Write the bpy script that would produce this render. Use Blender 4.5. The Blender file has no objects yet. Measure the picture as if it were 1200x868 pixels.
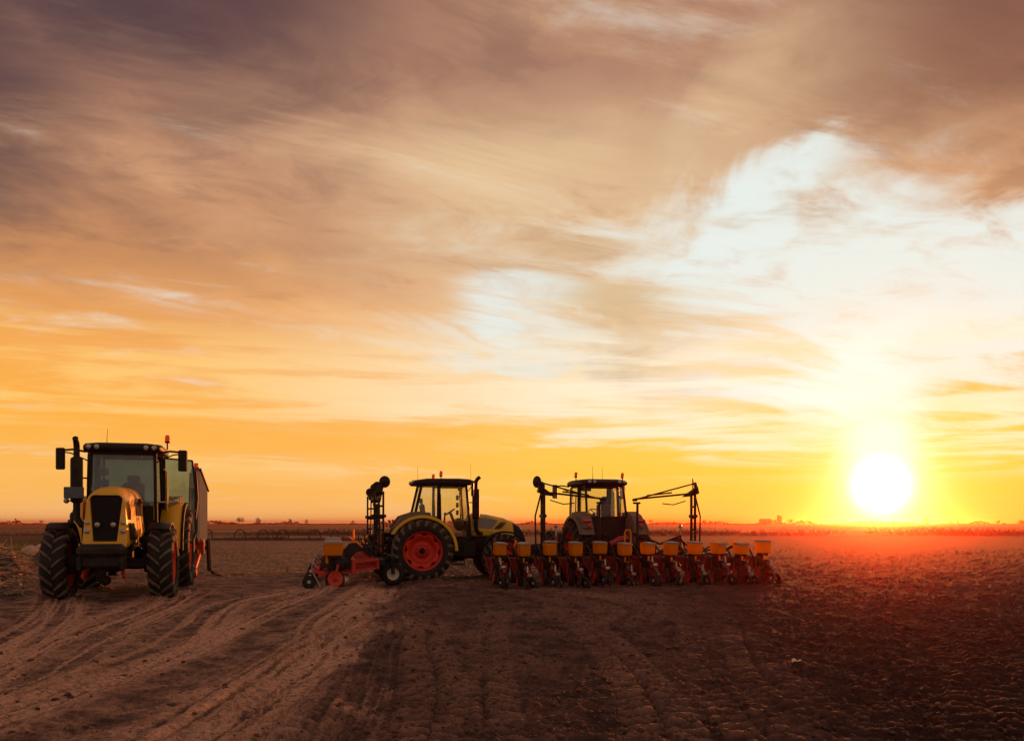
import bpy, math, random
import numpy as np
from mathutils import Vector, Matrix

random.seed(7)
R = math.radians
C = bpy.context.scene.collection
scene = bpy.context.scene

def lin(r, g, b):
    f = lambda c: (c / 255 / 12.92) if c / 255 <= 0.04045 else ((c / 255 + 0.055) / 1.055) ** 2.4
    return (f(r), f(g), f(b), 1.0)

# ------------------------------------------------------------------ camera
cam_data = bpy.data.cameras.new("camera")
cam = bpy.data.objects.new("camera", cam_data)
C.objects.link(cam)
cam.location = (0, 0, 1.5)
cam.rotation_euler = (R(90), 0, 0)
cam_data.sensor_width = 36
cam_data.lens = 30.0
cam_data.shift_y = 0.1492
cam_data.clip_start = 0.05
cam_data.clip_end = 30000
scene.camera = cam

scene.view_settings.view_transform = 'Standard'
scene.view_settings.look = 'None'
scene.view_settings.exposure = 0.0
scene.view_settings.gamma = 1.0
scene.view_settings.use_curve_mapping = False
scene.cycles.max_bounces = 6
scene.cycles.volume_bounces = 0
scene.cycles.transparent_max_bounces = 12

# ------------------------------------------------------------------ sky and sun
SUN_AZ, SUN_EL = 23.4, 2.3      # degrees right of +Y, above the horizon

class NG:
    """small helper that writes node arithmetic"""
    def __init__(s, tree):
        s.t = tree
    def n(s, typ, **kw):
        nd = s.t.nodes.new(typ)
        for k, v in kw.items():
            setattr(nd, k, v)
        return nd
    def put(s, sock, v):
        if isinstance(v, bpy.types.NodeSocket):
            s.t.links.new(v, sock)
        else:
            sock.default_value = v
    def m(s, op, a, b=None, c=None, clamp=False):
        nd = s.n('ShaderNodeMath', operation=op)
        nd.use_clamp = clamp
        for i, v in enumerate((a, b, c)):
            if v is not None:
                s.put(nd.inputs[i], v)
        return nd.outputs[0]
    def add(s, a, b): return s.m('ADD', a, b)
    def sub(s, a, b): return s.m('SUBTRACT', a, b)
    def mul(s, a, b): return s.m('MULTIPLY', a, b)
    def step(s, v, lo, hi, out0=0.0, out1=1.0):
        nd = s.n('ShaderNodeMapRange', interpolation_type='SMOOTHSTEP')
        s.put(nd.inputs[0], v)
        for i, x in enumerate((lo, hi, out0, out1)):
            nd.inputs[i + 1].default_value = x
        return nd.outputs[0]
    def mix(s, f, a, b, blend='MIX'):
        nd = s.n('ShaderNodeMix', data_type='RGBA', blend_type=blend)
        s.put(nd.inputs[0], f); s.put(nd.inputs[6], a); s.put(nd.inputs[7], b)
        return nd.outputs[2]
    def ramp(s, v, stops):
        nd = s.n('ShaderNodeValToRGB')
        cr = nd.color_ramp
        while len(cr.elements) < len(stops):
            cr.elements.new(0.5)
        for e, (p, c) in zip(cr.elements, stops):
            e.position = p; e.color = c
        s.put(nd.inputs[0], v)
        return nd.outputs[0]
    def noise(s, vec, scale, detail=6, rough=0.55, dist=0.0, dim='3D'):
        nd = s.n('ShaderNodeTexNoise', noise_dimensions=dim)
        s.put(nd.inputs['Vector'], vec)
        nd.inputs['Scale'].default_value = scale
        nd.inputs['Detail'].default_value = detail
        nd.inputs['Roughness'].default_value = rough
        nd.inputs['Distortion'].default_value = dist
        return nd.outputs[0]
    def vec(s, x, y, z=0.0):
        nd = s.n('ShaderNodeCombineXYZ')
        s.put(nd.inputs[0], x); s.put(nd.inputs[1], y); s.put(nd.inputs[2], z)
        return nd.outputs[0]
    def blob(s, az, el, caz, cel, raz, rel, rot=0.0):
        """soft elliptic patch of sky, 1 in its middle"""
        a = s.sub(az, caz); e = s.sub(el, cel)
        c, q = math.cos(R(rot)), math.sin(R(rot))
        u = s.add(s.mul(a, c / raz), s.mul(e, q / raz))
        v = s.add(s.mul(a, -q / rel), s.mul(e, c / rel))
        d2 = s.add(s.mul(u, u), s.mul(v, v))
        return s.m('EXPONENT', s.mul(d2, -1.0))

world = bpy.data.worlds.new("World")
scene.world = world
world.use_nodes = True
wt = world.node_tree
wt.nodes.clear()
g = NG(wt)
tc = g.n('ShaderNodeTexCoord')
sep = g.n('ShaderNodeSeparateXYZ')
wt.links.new(tc.outputs['Generated'], sep.inputs[0])
X, Y, Z = sep.outputs
el0 = g.mul(g.m('ARCSINE', Z), 180 / math.pi)
az0 = g.mul(g.m('ARCTAN2', X, Y), 180 / math.pi)
hz = g.add(g.m('MAXIMUM', Z, 0.0), 0.13)
px_, py_ = g.m('DIVIDE', X, hz), g.m('DIVIDE', Y, hz)
# the cloud deck, seen in perspective; streaks run slightly across the view
ca, sa = math.cos(R(20)), math.sin(R(20))
u_ = g.add(g.mul(px_, ca), g.mul(py_, sa))
v_ = g.sub(g.mul(py_, ca), g.mul(px_, sa))
Pb = g.vec(g.mul(u_, 0.55), v_, 3.7)
Pf = g.vec(g.mul(u_, 0.35), v_, 9.1)
nb = g.noise(Pb, 0.9, 7, 0.55, 0.6)
nf = g.noise(Pf, 2.3, 9, 0.64, 0.9)
nh = g.noise(g.vec(g.mul(u_, 0.8), g.mul(v_, 1.3), 5.2), 4.5, 8, 0.62, 0.6)
nw = g.noise(g.vec(g.mul(az0, 0.05), g.mul(el0, 0.11), 1.3), 1.0, 6, 0.6, 0.7)
ns = g.noise(g.vec(g.mul(az0, 0.045), g.mul(el0, 0.55), 4.4), 1.0, 6, 0.6, 0.5)
az = g.add(az0, g.add(g.mul(g.sub(nb, 0.5), 18), g.mul(g.sub(nf, 0.5), 14)))
el = g.add(el0, g.add(g.mul(g.sub(nw, 0.5), 14), g.mul(g.sub(nf, 0.5), 10)))
elr = g.m('DIVIDE', g.add(el0, g.mul(g.sub(nw, 0.5), 8)), 90.0, clamp=True)
D = 1 / 90
base = g.ramp(elr, [
    (0.0, lin(252, 200, 136)), (2 * D, lin(253, 190, 98)), (6 * D, lin(253, 178, 68)), (10 * D, lin(249, 172, 78)),
    (13.5 * D, lin(238, 164, 92)), (17.5 * D, lin(210, 148, 102)), (22 * D, lin(194, 140, 106)), (28 * D, lin(172, 122, 98)),
    (36 * D, lin(152, 112, 96)), (60 * D, lin(144, 114, 102)), (1.0, lin(140, 116, 106))])
# mauve, dimmer cloud bank up in the part of the sky away from the sun
tl = g.m('MAXIMUM', g.mul(g.step(el, 20, 29), g.step(az, -6, -24)), g.mul(g.step(el, 14, 20), g.step(az, -20, -36)))
tl = g.mul(tl, g.step(el0, 62, 40))
tl = g.mul(tl, g.step(az0, -75, -50))
# opposite the sun the evening sky is paler and cooler
away = g.step(g.add(g.mul(X, math.sin(R(SUN_AZ))), g.mul(Y, math.cos(R(SUN_AZ)))), 0.35, -0.55)
cool = g.ramp(elr, [(0.0, lin(200, 160, 138)), (10 * D, lin(186, 156, 144)), (30 * D, lin(160, 136, 130)), (1.0, lin(140, 116, 106))])
base = g.mix(away, base, cool)
sky = g.mix(g.mul(tl, 0.70), base, lin(76, 58, 68))
# light and dark cloud texture of the upper deck
up = g.step(el0, 9, 20)
dark = g.mul(g.step(nb, 0.54, 0.36), up)
sky = g.mix(g.mul(dark, 0.48), sky, lin(120, 80, 70))
light = g.mul(g.step(nf, 0.48, 0.66), g.step(el0, 8, 20))
sky = g.mix(g.mul(light, 0.42), sky, lin(226, 178, 134))
fine = g.mul(g.step(nh, 0.50, 0.34), up)
sky = g.mix(g.mul(fine, 0.30), sky, lin(112, 80, 74))
sky = g.mix(g.mul(tl, 0.62), sky, lin(62, 46, 58))
# cream veil in the middle of the view and right of it
veil = g.blob(az, el, 8, 15, 17, 8.5)
sky = g.mix(g.mul(veil, g.step(nh, 0.30, 0.62, 0.35, 0.85)), sky, lin(232, 210, 170))
v3 = g.m('MAXIMUM', g.blob(az, el, 1.5, 23.5, 10, 4.0, 6), g.mul(g.blob(az, el, 17, 26, 9, 3.5, 14), 0.55))
sky = g.mix(g.mul(v3, g.step(nf, 0.30, 0.56, 0.35, 0.95)), sky, lin(230, 196, 152))
tr = g.mul(g.step(az, 14, 31), g.step(el, 19, 26))
tr = g.mul(tr, g.mul(g.step(el0, 60, 40), g.step(az0, 80, 50)))
sky = g.mix(g.mul(tr, 0.75), sky, lin(116, 72, 60))
v2 = g.blob(az, el, 9, 9.8, 19, 3.8, 0)
sky = g.mix(g.mul(v2, 0.85), sky, lin(253, 236, 194))
# gaps in the cloud that show the pale, almost white sky round the sun
op1 = g.blob(az, el, 25, 12.9, 16.5, 6.0, -8)
op2 = g.blob(az, el, 0.5, 15.2, 5.4, 2.8, 0)
op3 = g.blob(az, el, 15, 18.5, 9, 3.2, 14)
op4 = g.blob(az, el, 1.0, 12.3, 11, 1.8, -6)
op = g.m('MAXIMUM', g.step(g.add(op1, g.add(g.mul(g.sub(nf, 0.5), 1.5), g.mul(g.sub(nh, 0.5), 0.9))), 0.10, 0.80), g.m('MAXIMUM', g.step(op2, 0.2, 0.9), g.m('MAXIMUM', g.step(op3, 0.3, 0.9), g.mul(g.step(op4, 0.2, 1.0), 0.7))))
wh = g.mul(op, g.mul(g.step(nh, 0.28, 0.52, 0.6, 1.0), g.step(nf, 0.30, 0.46, 0.7, 1.0)))
sky = g.mix(g.mul(wh, 0.93), sky, lin(228, 242, 240))
bc = g.blob(az, el, 8.0, 13.4, 6.5, 2.8, -22)
sky = g.mix(g.mul(bc, g.step(nh, 0.30, 0.55, 0.45, 0.85)), sky, lin(208, 178, 138))
# band of bright yellow low in the sky, with thin level streaks
low = g.mul(g.step(el0, 9.0, 4.5), g.step(az0, -14, 8))
sky = g.mix(g.mul(low, 0.80), sky, lin(255, 204, 66))
st = g.mul(g.step(ns, 0.46, 0.60), g.mul(g.step(el0, 2.2, 4.5), g.step(el0, 14, 9)))
stc = g.mix(g.step(az0, -25, 12), lin(255, 206, 120), lin(255, 246, 222))
sky = g.mix(g.mul(st, 0.75), sky, stc)
# glow about the sun
sv = (math.sin(R(SUN_AZ)) * math.cos(R(SUN_EL)), math.cos(R(SUN_AZ)) * math.cos(R(SUN_EL)), math.sin(R(SUN_EL)))
dt = g.add(g.add(g.mul(X, sv[0]), g.mul(Y, sv[1])), g.mul(Z, sv[2]))
ang = g.mul(g.m('ARCCOSINE', g.m('MINIMUM', dt, 1.0)), 180 / math.pi)
glow2 = g.m('EXPONENT', g.mul(ang, -1 / 5.0))
glow1 = g.m('EXPONENT', g.mul(g.mul(ang, ang), -1 / (2.5 ** 2)))
sky = g.mix(g.mul(glow2, 0.8), sky, lin(255, 216, 80))
colm = g.m('MAXIMUM', g.blob(az, el0, 23.2, 8.5, 6.5, 4.6), g.blob(az0, el0, 23.3, 5.0, 3.0, 3.4))
sky = g.mix(g.mul(g.step(colm, 0.22, 1.0), 0.88), sky, lin(255, 250, 240))
sky = g.mix(g.mul(glow1, 0.92), sky, (1.10, 1.02, 0.84, 1))
disc = g.step(ang, 2.4, 0.0)
sky = g.mix(disc, sky, (3.0, 2.8, 2.3, 1))
# below the horizon: dim soil tone
sky = g.mix(g.step(Z, -0.004, -0.03), sky, lin(90, 62, 50))

nish = g.n('ShaderNodeTexSky', sky_type='NISHITA')
nish.sun_disc = False
nish.sun_elevation = R(SUN_EL)
nish.sun_rotation = R(SUN_AZ)
nish.dust_density = 3.0
bg1 = g.n('ShaderNodeBackground'); bg1.inputs[1].default_value = 0.008
wt.links.new(nish.outputs[0], bg1.inputs[0])
bg2 = g.n('ShaderNodeBackground'); bg2.inputs[1].default_value = 1.0
wt.links.new(sky, bg2.inputs[0])
addn = g.n('ShaderNodeAddShader')
wt.links.new(bg1.outputs[0], addn.inputs[0]); wt.links.new(bg2.outputs[0], addn.inputs[1])
wo = g.n('ShaderNodeOutputWorld')
wt.links.new(addn.outputs[0], wo.inputs[0])

sun_data = bpy.data.lights.new("sun", 'SUN')
sun_data.energy = 5.0
sun_data.angle = R(0.5)
sun_data.color = (1.0, 0.25, 0.05)
sun = bpy.data.objects.new("sun", sun_data)
C.objects.link(sun)
sun.rotation_euler = Vector((-sv[0], -sv[1], -sv[2])).to_track_quat('-Z', 'Y').to_euler()

# ------------------------------------------------------------------ materials
def material(name, col, rough=0.6, metal=0.0, spot=None, spot_amt=0.5, scale=6.0, bump=0.0, bscale=40.0,
             coat=0.0, spec=0.5, lo=0.45, hi=0.7, emit=None):
    """painted or bare surface; a second colour (dust, wear) lies over it in noisy patches"""
    m = bpy.data.materials.new(name)
    m.use_nodes = True
    t = m.node_tree
    b = t.nodes['Principled BSDF']
    k = NG(t)
    c = k.n('ShaderNodeTexCoord').outputs['Object']
    n1 = k.noise(c, scale, 6, 0.65, 0.4)
    n1 = k.add(n1, k.mul(k.sub(k.n('ShaderNodeObjectInfo').outputs['Random'], 0.5), 0.22))   # no two pieces equally dusty
    f = k.step(n1, lo, hi)
    fine = k.noise(c, scale * 9, 4, 0.6)
    col = tuple(col) + (1,) if len(col) == 3 else col
    base = k.mix(k.mul(k.step(fine, 0.3, 0.7), 0.22), col, tuple(x * 0.6 for x in col[:3]) + (1,))
    if spot is not None:
        spot = tuple(spot) + (1,) if len(spot) == 3 else spot
        base = k.mix(k.mul(f, spot_amt), base, spot)
    k.put(b.inputs['Base Color'], base)
    k.put(b.inputs['Roughness'], k.m('ADD', k.mul(n1, 0.3), rough - 0.15, clamp=True))
    b.inputs['Metallic'].default_value = metal
    b.inputs['Coat Weight'].default_value = coat
    b.inputs['Specular IOR Level'].default_value = spec
    if bump:
        bn = k.n('ShaderNodeBump')
        bn.inputs['Strength'].default_value = bump
        bn.inputs['Distance'].default_value = 0.01
        k.put(bn.inputs['Height'], k.noise(c, bscale, 5, 0.6))
        t.links.new(bn.outputs[0], b.inputs['Normal'])
    if emit:
        b.inputs['Emission Color'].default_value = emit[0]
        b.inputs['Emission Strength'].default_value = emit[1]
    return m

DUST = (0.20, 0.135, 0.09)
MAT = dict(
    yellow=material("yellow_paint", (0.80, 0.43, 0.005), 0.42, 0, DUST, 0.2, 3.0, coat=0.12),
    ochre=material("dusty_yellow_paint", (0.74, 0.43, 0.015), 0.48, 0, DUST, 0.4, 3.0, coat=0.05),
    taupe=material("dusty_shaded_fender", (0.16, 0.105, 0.07), 0.6, 0, DUST, 0.6, 4.0),  # brown stands for dusty yellow paint in shade and haze
    black=material("black_plastic", (0.010, 0.010, 0.012), 0.45, 0, (0.022, 0.017, 0.014), 0.35, 5.0, bump=0.1, bscale=90, spec=0.18),
    steel=material("dark_steel", (0.014, 0.013, 0.014), 0.5, 0.2, (0.06, 0.04, 0.028), 0.45, 6.0, bump=0.15, bscale=60, spec=0.18),
    cast=material("cast_iron", (0.018, 0.017, 0.018), 0.6, 0.1, (0.07, 0.048, 0.036), 0.45, 5.0, bump=0.25, bscale=35, spec=0.18),
    rubber=material("tyre_rubber", (0.010, 0.010, 0.011), 0.75, 0, (0.05, 0.034, 0.026), 0.5, 4.0, bump=0.25, bscale=70, spec=0.3),
    mud=material("tyre_lug_rubber", (0.045, 0.04, 0.038), 0.8, 0, (0.17, 0.125, 0.10), 0.8, 7.0, bump=0.3, bscale=60, spec=0.3, lo=0.35, hi=0.65),
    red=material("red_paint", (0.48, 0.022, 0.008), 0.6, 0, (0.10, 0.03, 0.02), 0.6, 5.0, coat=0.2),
    darkred=material("shaded_red_paint", (0.24, 0.013, 0.006), 0.5, 0, (0.06, 0.025, 0.018), 0.6, 5.0),  # same red paint, darkened for faces turned from the sun
    redrim=material("red_rim_paint", (0.62, 0.020, 0.004), 0.5, 0, (0.28, 0.045, 0.02), 0.5, 6.0, coat=0.0),
    orange=material("orange_panel", (0.80, 0.22, 0.02), 0.4, 0, DUST, 0.3, 5.0),
    hopper=material("hopper_plastic", (0.95, 0.37, 0.004), 0.42, 0, (0.5, 0.24, 0.04), 0.3, 5.0, coat=0.1),
    lid=material("grey_lid", (0.26, 0.23, 0.215), 0.5, 0, DUST, 0.5, 6.0),
    white=material("white_rim_paint", (0.55, 0.48, 0.43), 0.5, 0, DUST, 0.6, 7.0),
    silver=material("worn_metal", (0.42, 0.38, 0.36), 0.38, 0.8, (0.12, 0.08, 0.05), 0.5, 9.0),
    greypanel=material("grey_side_panel", (0.25, 0.235, 0.22), 0.5, 0, DUST, 0.4, 4.0, coat=0.03),
    canvas=material("grey_tank_paint", (0.10, 0.13, 0.175), 0.95, 0, (0.09, 0.07, 0.055), 0.65, 1.6, bump=0.1, bscale=20, spec=0.04),
    blueplate=material("blue_grey_plate", (0.05, 0.075, 0.12), 0.4, 0, DUST, 0.3, 6.0),
    seat=material("seat_cloth", (0.03, 0.03, 0.033), 0.85, 0, (0.06, 0.05, 0.045), 0.5, 6.0),
    tail=material("red_tail_lens", (0.55, 0.02, 0.01), 0.2, 0, None, 0, 10.0, coat=0.6),
    amber=material("amber_lens", (0.85, 0.20, 0.015), 0.25, 0, None, 0, 10.0, coat=0.6),
    lamp=material("lamp_lens", (0.42, 0.40, 0.37), 0.15, 0.3, None, 0, 20.0, coat=0.8),
    concrete=material("pale_concrete", (0.38, 0.28, 0.24), 0.85, 0, (0.25, 0.18, 0.14), 0.6, 0.2),
    rust=material("rusty_pipe", (0.10, 0.055, 0.035), 0.9, 0, (0.05, 0.03, 0.022), 0.6, 5.0, spec=0.15),
    leaf=material("tree_foliage", (0.065, 0.06, 0.028), 0.85, 0, (0.11, 0.075, 0.035), 0.7, 1.5, spec=0.2),
    bark=material("tree_bark", (0.09, 0.065, 0.05), 0.9, 0, (0.05, 0.04, 0.03), 0.5, 4.0),
    straw=material("dry_straw", (0.40, 0.285, 0.20), 0.85, 0, (0.10, 0.065, 0.05), 0.8, 2.5, spec=0.2),
    grass=material("green_grass", (0.115, 0.125, 0.02), 0.8, 0, (0.24, 0.19, 0.04), 0.7, 2.0, spec=0.2),
    bag=material("white_plastic", (0.62, 0.56, 0.50), 0.5, 0, DUST, 0.4, 6.0),
    clod=material("soil_clod", (0.095, 0.057, 0.041), 0.95, 0, (0.045, 0.028, 0.022), 0.7, 1.2, spec=0.15, bump=0.4, bscale=60),
    scrap=material("pale_yellow_paper", (0.75, 0.55, 0.28), 0.6, 0, None, 0, 8.0),
)

def glass(name, tint, haze, hcol):
    m = bpy.data.materials.new(name); m.use_nodes = True
    t = m.node_tree; t.nodes.clear(); k = NG(t)
    tr = k.n('ShaderNodeBsdfTransparent'); tr.inputs[0].default_value = tint
    df = k.n('ShaderNodeBsdfDiffuse'); df.inputs[0].default_value = hcol
    gl = k.n('ShaderNodeBsdfGlossy'); gl.inputs['Roughness'].default_value = 0.03
    c = k.n('ShaderNodeTexCoord').outputs['Object']
    dn = k.step(k.noise(c, 2.5, 6, 0.65), 0.3, 0.75, haze * 0.5, haze * 1.4)
    m1 = k.n('ShaderNodeMixShader'); k.put(m1.inputs[0], dn)
    t.links.new(tr.outputs[0], m1.inputs[1]); t.links.new(df.outputs[0], m1.inputs[2])
    lw = k.n('ShaderNodeLayerWeight'); lw.inputs[0].default_value = 0.5
    class fr: outputs = [k.m('MULTIPLY_ADD', k.m('POWER', lw.outputs['Facing'], 4.0), 0.6, 0.03)]
    m2 = k.n('ShaderNodeMixShader'); k.put(m2.inputs[0], k.m('ADD', fr.outputs[0], 0.0, clamp=True))
    t.links.new(m1.outputs[0], m2.inputs[1]); t.links.new(gl.outputs[0], m2.inputs[2])
    o = k.n('ShaderNodeOutputMaterial'); t.links.new(m2.outputs[0], o.inputs[0])
    return m
def translucent(m, col, amt):
    """thin plastic that lets the low sun shine through"""
    t = m.node_tree; k = NG(t); b = t.nodes['Principled BSDF']
    out = [n for n in t.nodes if n.type == 'OUTPUT_MATERIAL'][0]
    tl_ = k.n('ShaderNodeBsdfTranslucent'); tl_.inputs[0].default_value = col
    mx = k.n('ShaderNodeMixShader'); mx.inputs[0].default_value = amt
    t.links.new(b.outputs[0], mx.inputs[1]); t.links.new(tl_.outputs[0], mx.inputs[2]); t.links.new(mx.outputs[0], out.inputs[0])
translucent(MAT['hopper'], (1.0, 0.52, 0.03, 1), 0.72)
translucent(MAT['amber'], (1.0, 0.32, 0.02, 1), 0.6)
translucent(MAT['bag'], (0.8, 0.75, 0.7, 1), 0.4)
MAT['glass'] = glass("dusty_tinted_glass", (0.50, 0.62, 0.72, 1), 0.20, (0.50, 0.50, 0.46, 1))
MAT['clear'] = glass("clear_glass", (0.95, 0.95, 0.92, 1), 0.03, (0.3, 0.28, 0.25, 1))

# ------------------------------------------------------------------ mesh helpers
class MB:
    """collects simple shapes and links them as ONE mesh object"""
    def __init__(s, scale=1.0):
        s.v, s.f, s.sm, s.mi, s.k = [], [], [], [], scale
        s.cur = 0
    def put(s, vs, fs, smooth=False):
        o = len(s.v)
        s.v += [(v[0] * s.k, v[1] * s.k, v[2] * s.k) for v in vs]
        s.f += [tuple(i + o for i in f) for f in fs]
        s.sm += [smooth] * len(fs); s.mi += [s.cur] * len(fs)
        return s
    def box(s, c, size, rot=None, bev=0.0):
        hx, hy, hz = size[0] / 2, size[1] / 2, size[2] / 2
        b = min(bev, hx * 0.9, hy * 0.9, hz * 0.9)
        M = Matrix.Identity(3) if rot is None else (rot if isinstance(rot, Matrix) else
             (Matrix.Rotation(rot[2], 3, 'Z') @ Matrix.Rotation(rot[1], 3, 'Y') @ Matrix.Rotation(rot[0], 3, 'X')))
        c = Vector(c)
        if b <= 0:
            vs = [(x, y, z) for x in (-hx, hx) for y in (-hy, hy) for z in (-hz, hz)]
            fs = [(0, 1, 3, 2), (4, 6, 7, 5), (0, 4, 5, 1), (2, 3, 7, 6), (0, 2, 6, 4), (1, 5, 7, 3)]
        else:
            vs, idx = [], {}
            for sx in (-1, 1):
                for sy in (-1, 1):
                    for sz in (-1, 1):
                        for ax in range(3):
                            p = [sx * (hx - b), sy * (hy - b), sz * (hz - b)]
                            p[ax] = (sx * hx, sy * hy, sz * hz)[ax]
                            idx[sx, sy, sz, ax] = len(vs); vs.append(tuple(p))
            fs = []
            I = lambda a, b_, c_, ax: idx[a, b_, c_, ax]
            for q in (-1, 1):
                fs.append([I(q, -1, -1, 0), I(q, 1, -1, 0), I(q, 1, 1, 0), I(q, -1, 1, 0)][::q])
                fs.append([I(-1, q, -1, 1), I(-1, q, 1, 1), I(1, q, 1, 1), I(1, q, -1, 1)][::q])
                fs.append([I(-1, -1, q, 2), I(1, -1, q, 2), I(1, 1, q, 2), I(-1, 1, q, 2)][::q])
            for a in (-1, 1):
                for d in (-1, 1):
                    w = a * d
                    fs.append([I(a, d, -1, 0), I(a, d, -1, 1), I(a, d, 1, 1), I(a, d, 1, 0)][::w])
                    fs.append([I(a, -1, d, 0), I(a, 1, d, 0), I(a, 1, d, 2), I(a, -1, d, 2)][::w])
                    fs.append([I(-1, a, d, 1), I(-1, a, d, 2), I(1, a, d, 2), I(1, a, d, 1)][::w])
            for a in (-1, 1):
                for d in (-1, 1):
                    for e in (-1, 1):
                        fs.append([I(a, d, e, 0), I(a, d, e, 1), I(a, d, e, 2)][::a * d * e])
        return s.put([tuple(M @ Vector(v) + c) for v in vs], fs)
    def bar(s, p, q, w, h=None, bev=0.0, up=(0, 0, 1)):
        """square bar from p to q"""
        p, q = Vector(p), Vector(q); d = q - p; L = d.length
        x = d.normalized(); y = Vector(up).cross(x)
        if y.length < 1e-4: y = Vector((0, 1, 0)).cross(x)
        if y.length < 1e-4: y = Vector((1, 0, 0)).cross(x)
        y.normalize(); z = x.cross(y)
        return s.box((p + q) / 2, (L, w, h or w), Matrix((x, y, z)).transposed(), bev)
    def tube(s, pts, r, n=8, caps=True):
        pts = [Vector(p) for p in pts]
        rr = r if isinstance(r, (list, tuple)) else [r] * len(pts)
        rings, prev = [], None
        for i, p in enumerate(pts):
            d = (pts[min(i + 1, len(pts) - 1)] - pts[max(i - 1, 0)]).normalized()
            a = prev if prev is not None else (Vector((0, 0, 1)) if abs(d.z) < 0.9 else Vector((1, 0, 0)))
            a = (a - d * a.dot(d)).normalized(); prev = a
            b = d.cross(a)
            rings.append([p + (a * math.cos(t) + b * math.sin(t)) * rr[i] for t in [2 * math.pi * j / n for j in range(n)]])
        return s.loft(rings, caps)
    def loft(s, rings, caps=True, closed=True, smooth=True):
        n = len(rings[0]); vs = [tuple(p) for r in rings for p in r]; fs = []
        for i in range(len(rings) - 1):
            for j in range(n if closed else n - 1):
                k = (j + 1) % n
                fs.append((i * n + j, i * n + k, (i + 1) * n + k, (i + 1) * n + j))
        s.put(vs, fs, smooth)
        if caps:
            s.put([tuple(p) for p in rings[0]], [tuple(range(n))[::-1]])
            s.put([tuple(p) for p in rings[-1]], [tuple(range(n))])
        return s
    def lathe(s, prof, o=(0, 0, 0), axis='y', n=32, smooth=True):
        """profile of (radius, position along axis); closed ends where radius is 0"""
        vs, fs = [], []
        for (r, a) in prof:
            for j in range(n):
                t = 2 * math.pi * j / n; u, w = r * math.cos(t), r * math.sin(t)
                p = (u, a, w) if axis == 'y' else ((a, u, w) if axis == 'x' else (u, w, a))
                vs.append((p[0] + o[0], p[1] + o[1], p[2] + o[2]))
        for i in range(len(prof) - 1):
            for j in range(n):
                k = (j + 1) % n
                fs.append((i * n + j, i * n + k, (i + 1) * n + k, (i + 1) * n + j))
        return s.put(vs, fs, smooth)
    def prism(s, poly, axis, a0, a1):
        """2-D outline (in the two other axes, in order) pushed along an axis"""
        def P(u, w, a):
            return (a, u, w) if axis == 'x' else ((u, a, w) if axis == 'y' else (u, w, a))
        n = len(poly)
        vs = [P(u, w, a0) for u, w in poly] + [P(u, w, a1) for u, w in poly]
        fs = [tuple(range(n))[::-1], tuple(range(n, 2 * n))] + [(i, (i + 1) % n, n + (i + 1) % n, n + i) for i in range(n)]
        return s.put(vs, fs)
    def build(s, name, mats, parent=None, loc=None):
        me = bpy.data.meshes.new(name)
        me.from_pydata(s.v, [], s.f)
        for m in (mats if isinstance(mats, (list, tuple)) else [mats]):
            me.materials.append(MAT[m] if isinstance(m, str) else m)
        me.polygons.foreach_set('use_smooth', s.sm)
        me.polygons.foreach_set('material_index', s.mi)
        import bmesh
        bm = bmesh.new(); bm.from_mesh(me)
        bmesh.ops.recalc_face_normals(bm, faces=bm.faces)
        bm.to_mesh(me); bm.free()
        o = bpy.data.objects.new(name, me); C.objects.link(o)
        if parent is not None: o.parent = parent
        if loc is not None: o.location = loc
        return o

def tag(o, label=None, cat=None, group=None, kind=None):
    if label: o['label'] = label
    if cat: o['category'] = cat
    if group: o['group'] = group
    if kind: o['kind'] = kind
    return o
def empty(name, loc=(0, 0, 0), rz=0.0):
    o = bpy.data.objects.new(name, None); C.objects.link(o)
    o.location = loc; o.rotation_euler = (0, 0, rz); o.empty_display_size = 0.3
    return o
def copy_tree(o, parent=None):
    c = o.copy(); C.objects.link(c)
    if parent is not None:
        c.parent = parent; c.matrix_parent_inverse = o.matrix_parent_inverse.copy()
    for ch in list(o.children):
        copy_tree(ch, c)
    return c
def shared(name, src, parent, loc=(0, 0, 0), rot=(0, 0, 0), scale=None):
    """another object on the same mesh"""
    o = bpy.data.objects.new(name, src.data); C.objects.link(o); o.parent = parent
    o.location = loc; o.rotation_euler = rot
    if scale: o.scale = scale
    return o

# ------------------------------------------------------------------ the ground
rng = np.random.default_rng(11)
_perm = rng.random((512, 512))
def vnoise(x, y, seed=0):
    x = x + seed * 37.31; y = y + seed * 91.7
    xi, yi = np.floor(x).astype(np.int64), np.floor(y).astype(np.int64)
    fx, fy = x - xi, y - yi
    fx = fx * fx * fx * (fx * (fx * 6 - 15) + 10); fy = fy * fy * fy * (fy * (fy * 6 - 15) + 10)
    a = _perm[xi % 512, yi % 512]; b = _perm[(xi + 1) % 512, yi % 512]
    c = _perm[xi % 512, (yi + 1) % 512]; d = _perm[(xi + 1) % 512, (yi + 1) % 512]
    return (a * (1 - fx) + b * fx) * (1 - fy) + (c * (1 - fx) + d * fx) * fy - 0.5
def fbm(x, y, octs=4, seed=0, gain=0.5):
    s, amp = 0, 1.0
    for o in range(octs):
        s = s + amp * vnoise(x, y, seed + o * 3); x, y, amp = x * 2.03, y * 2.03, amp * gain
    return s
def sst(v, a, b):
    t = np.clip((v - a) / (b - a), 0, 1); return t * t * (3 - 2 * t)

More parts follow.
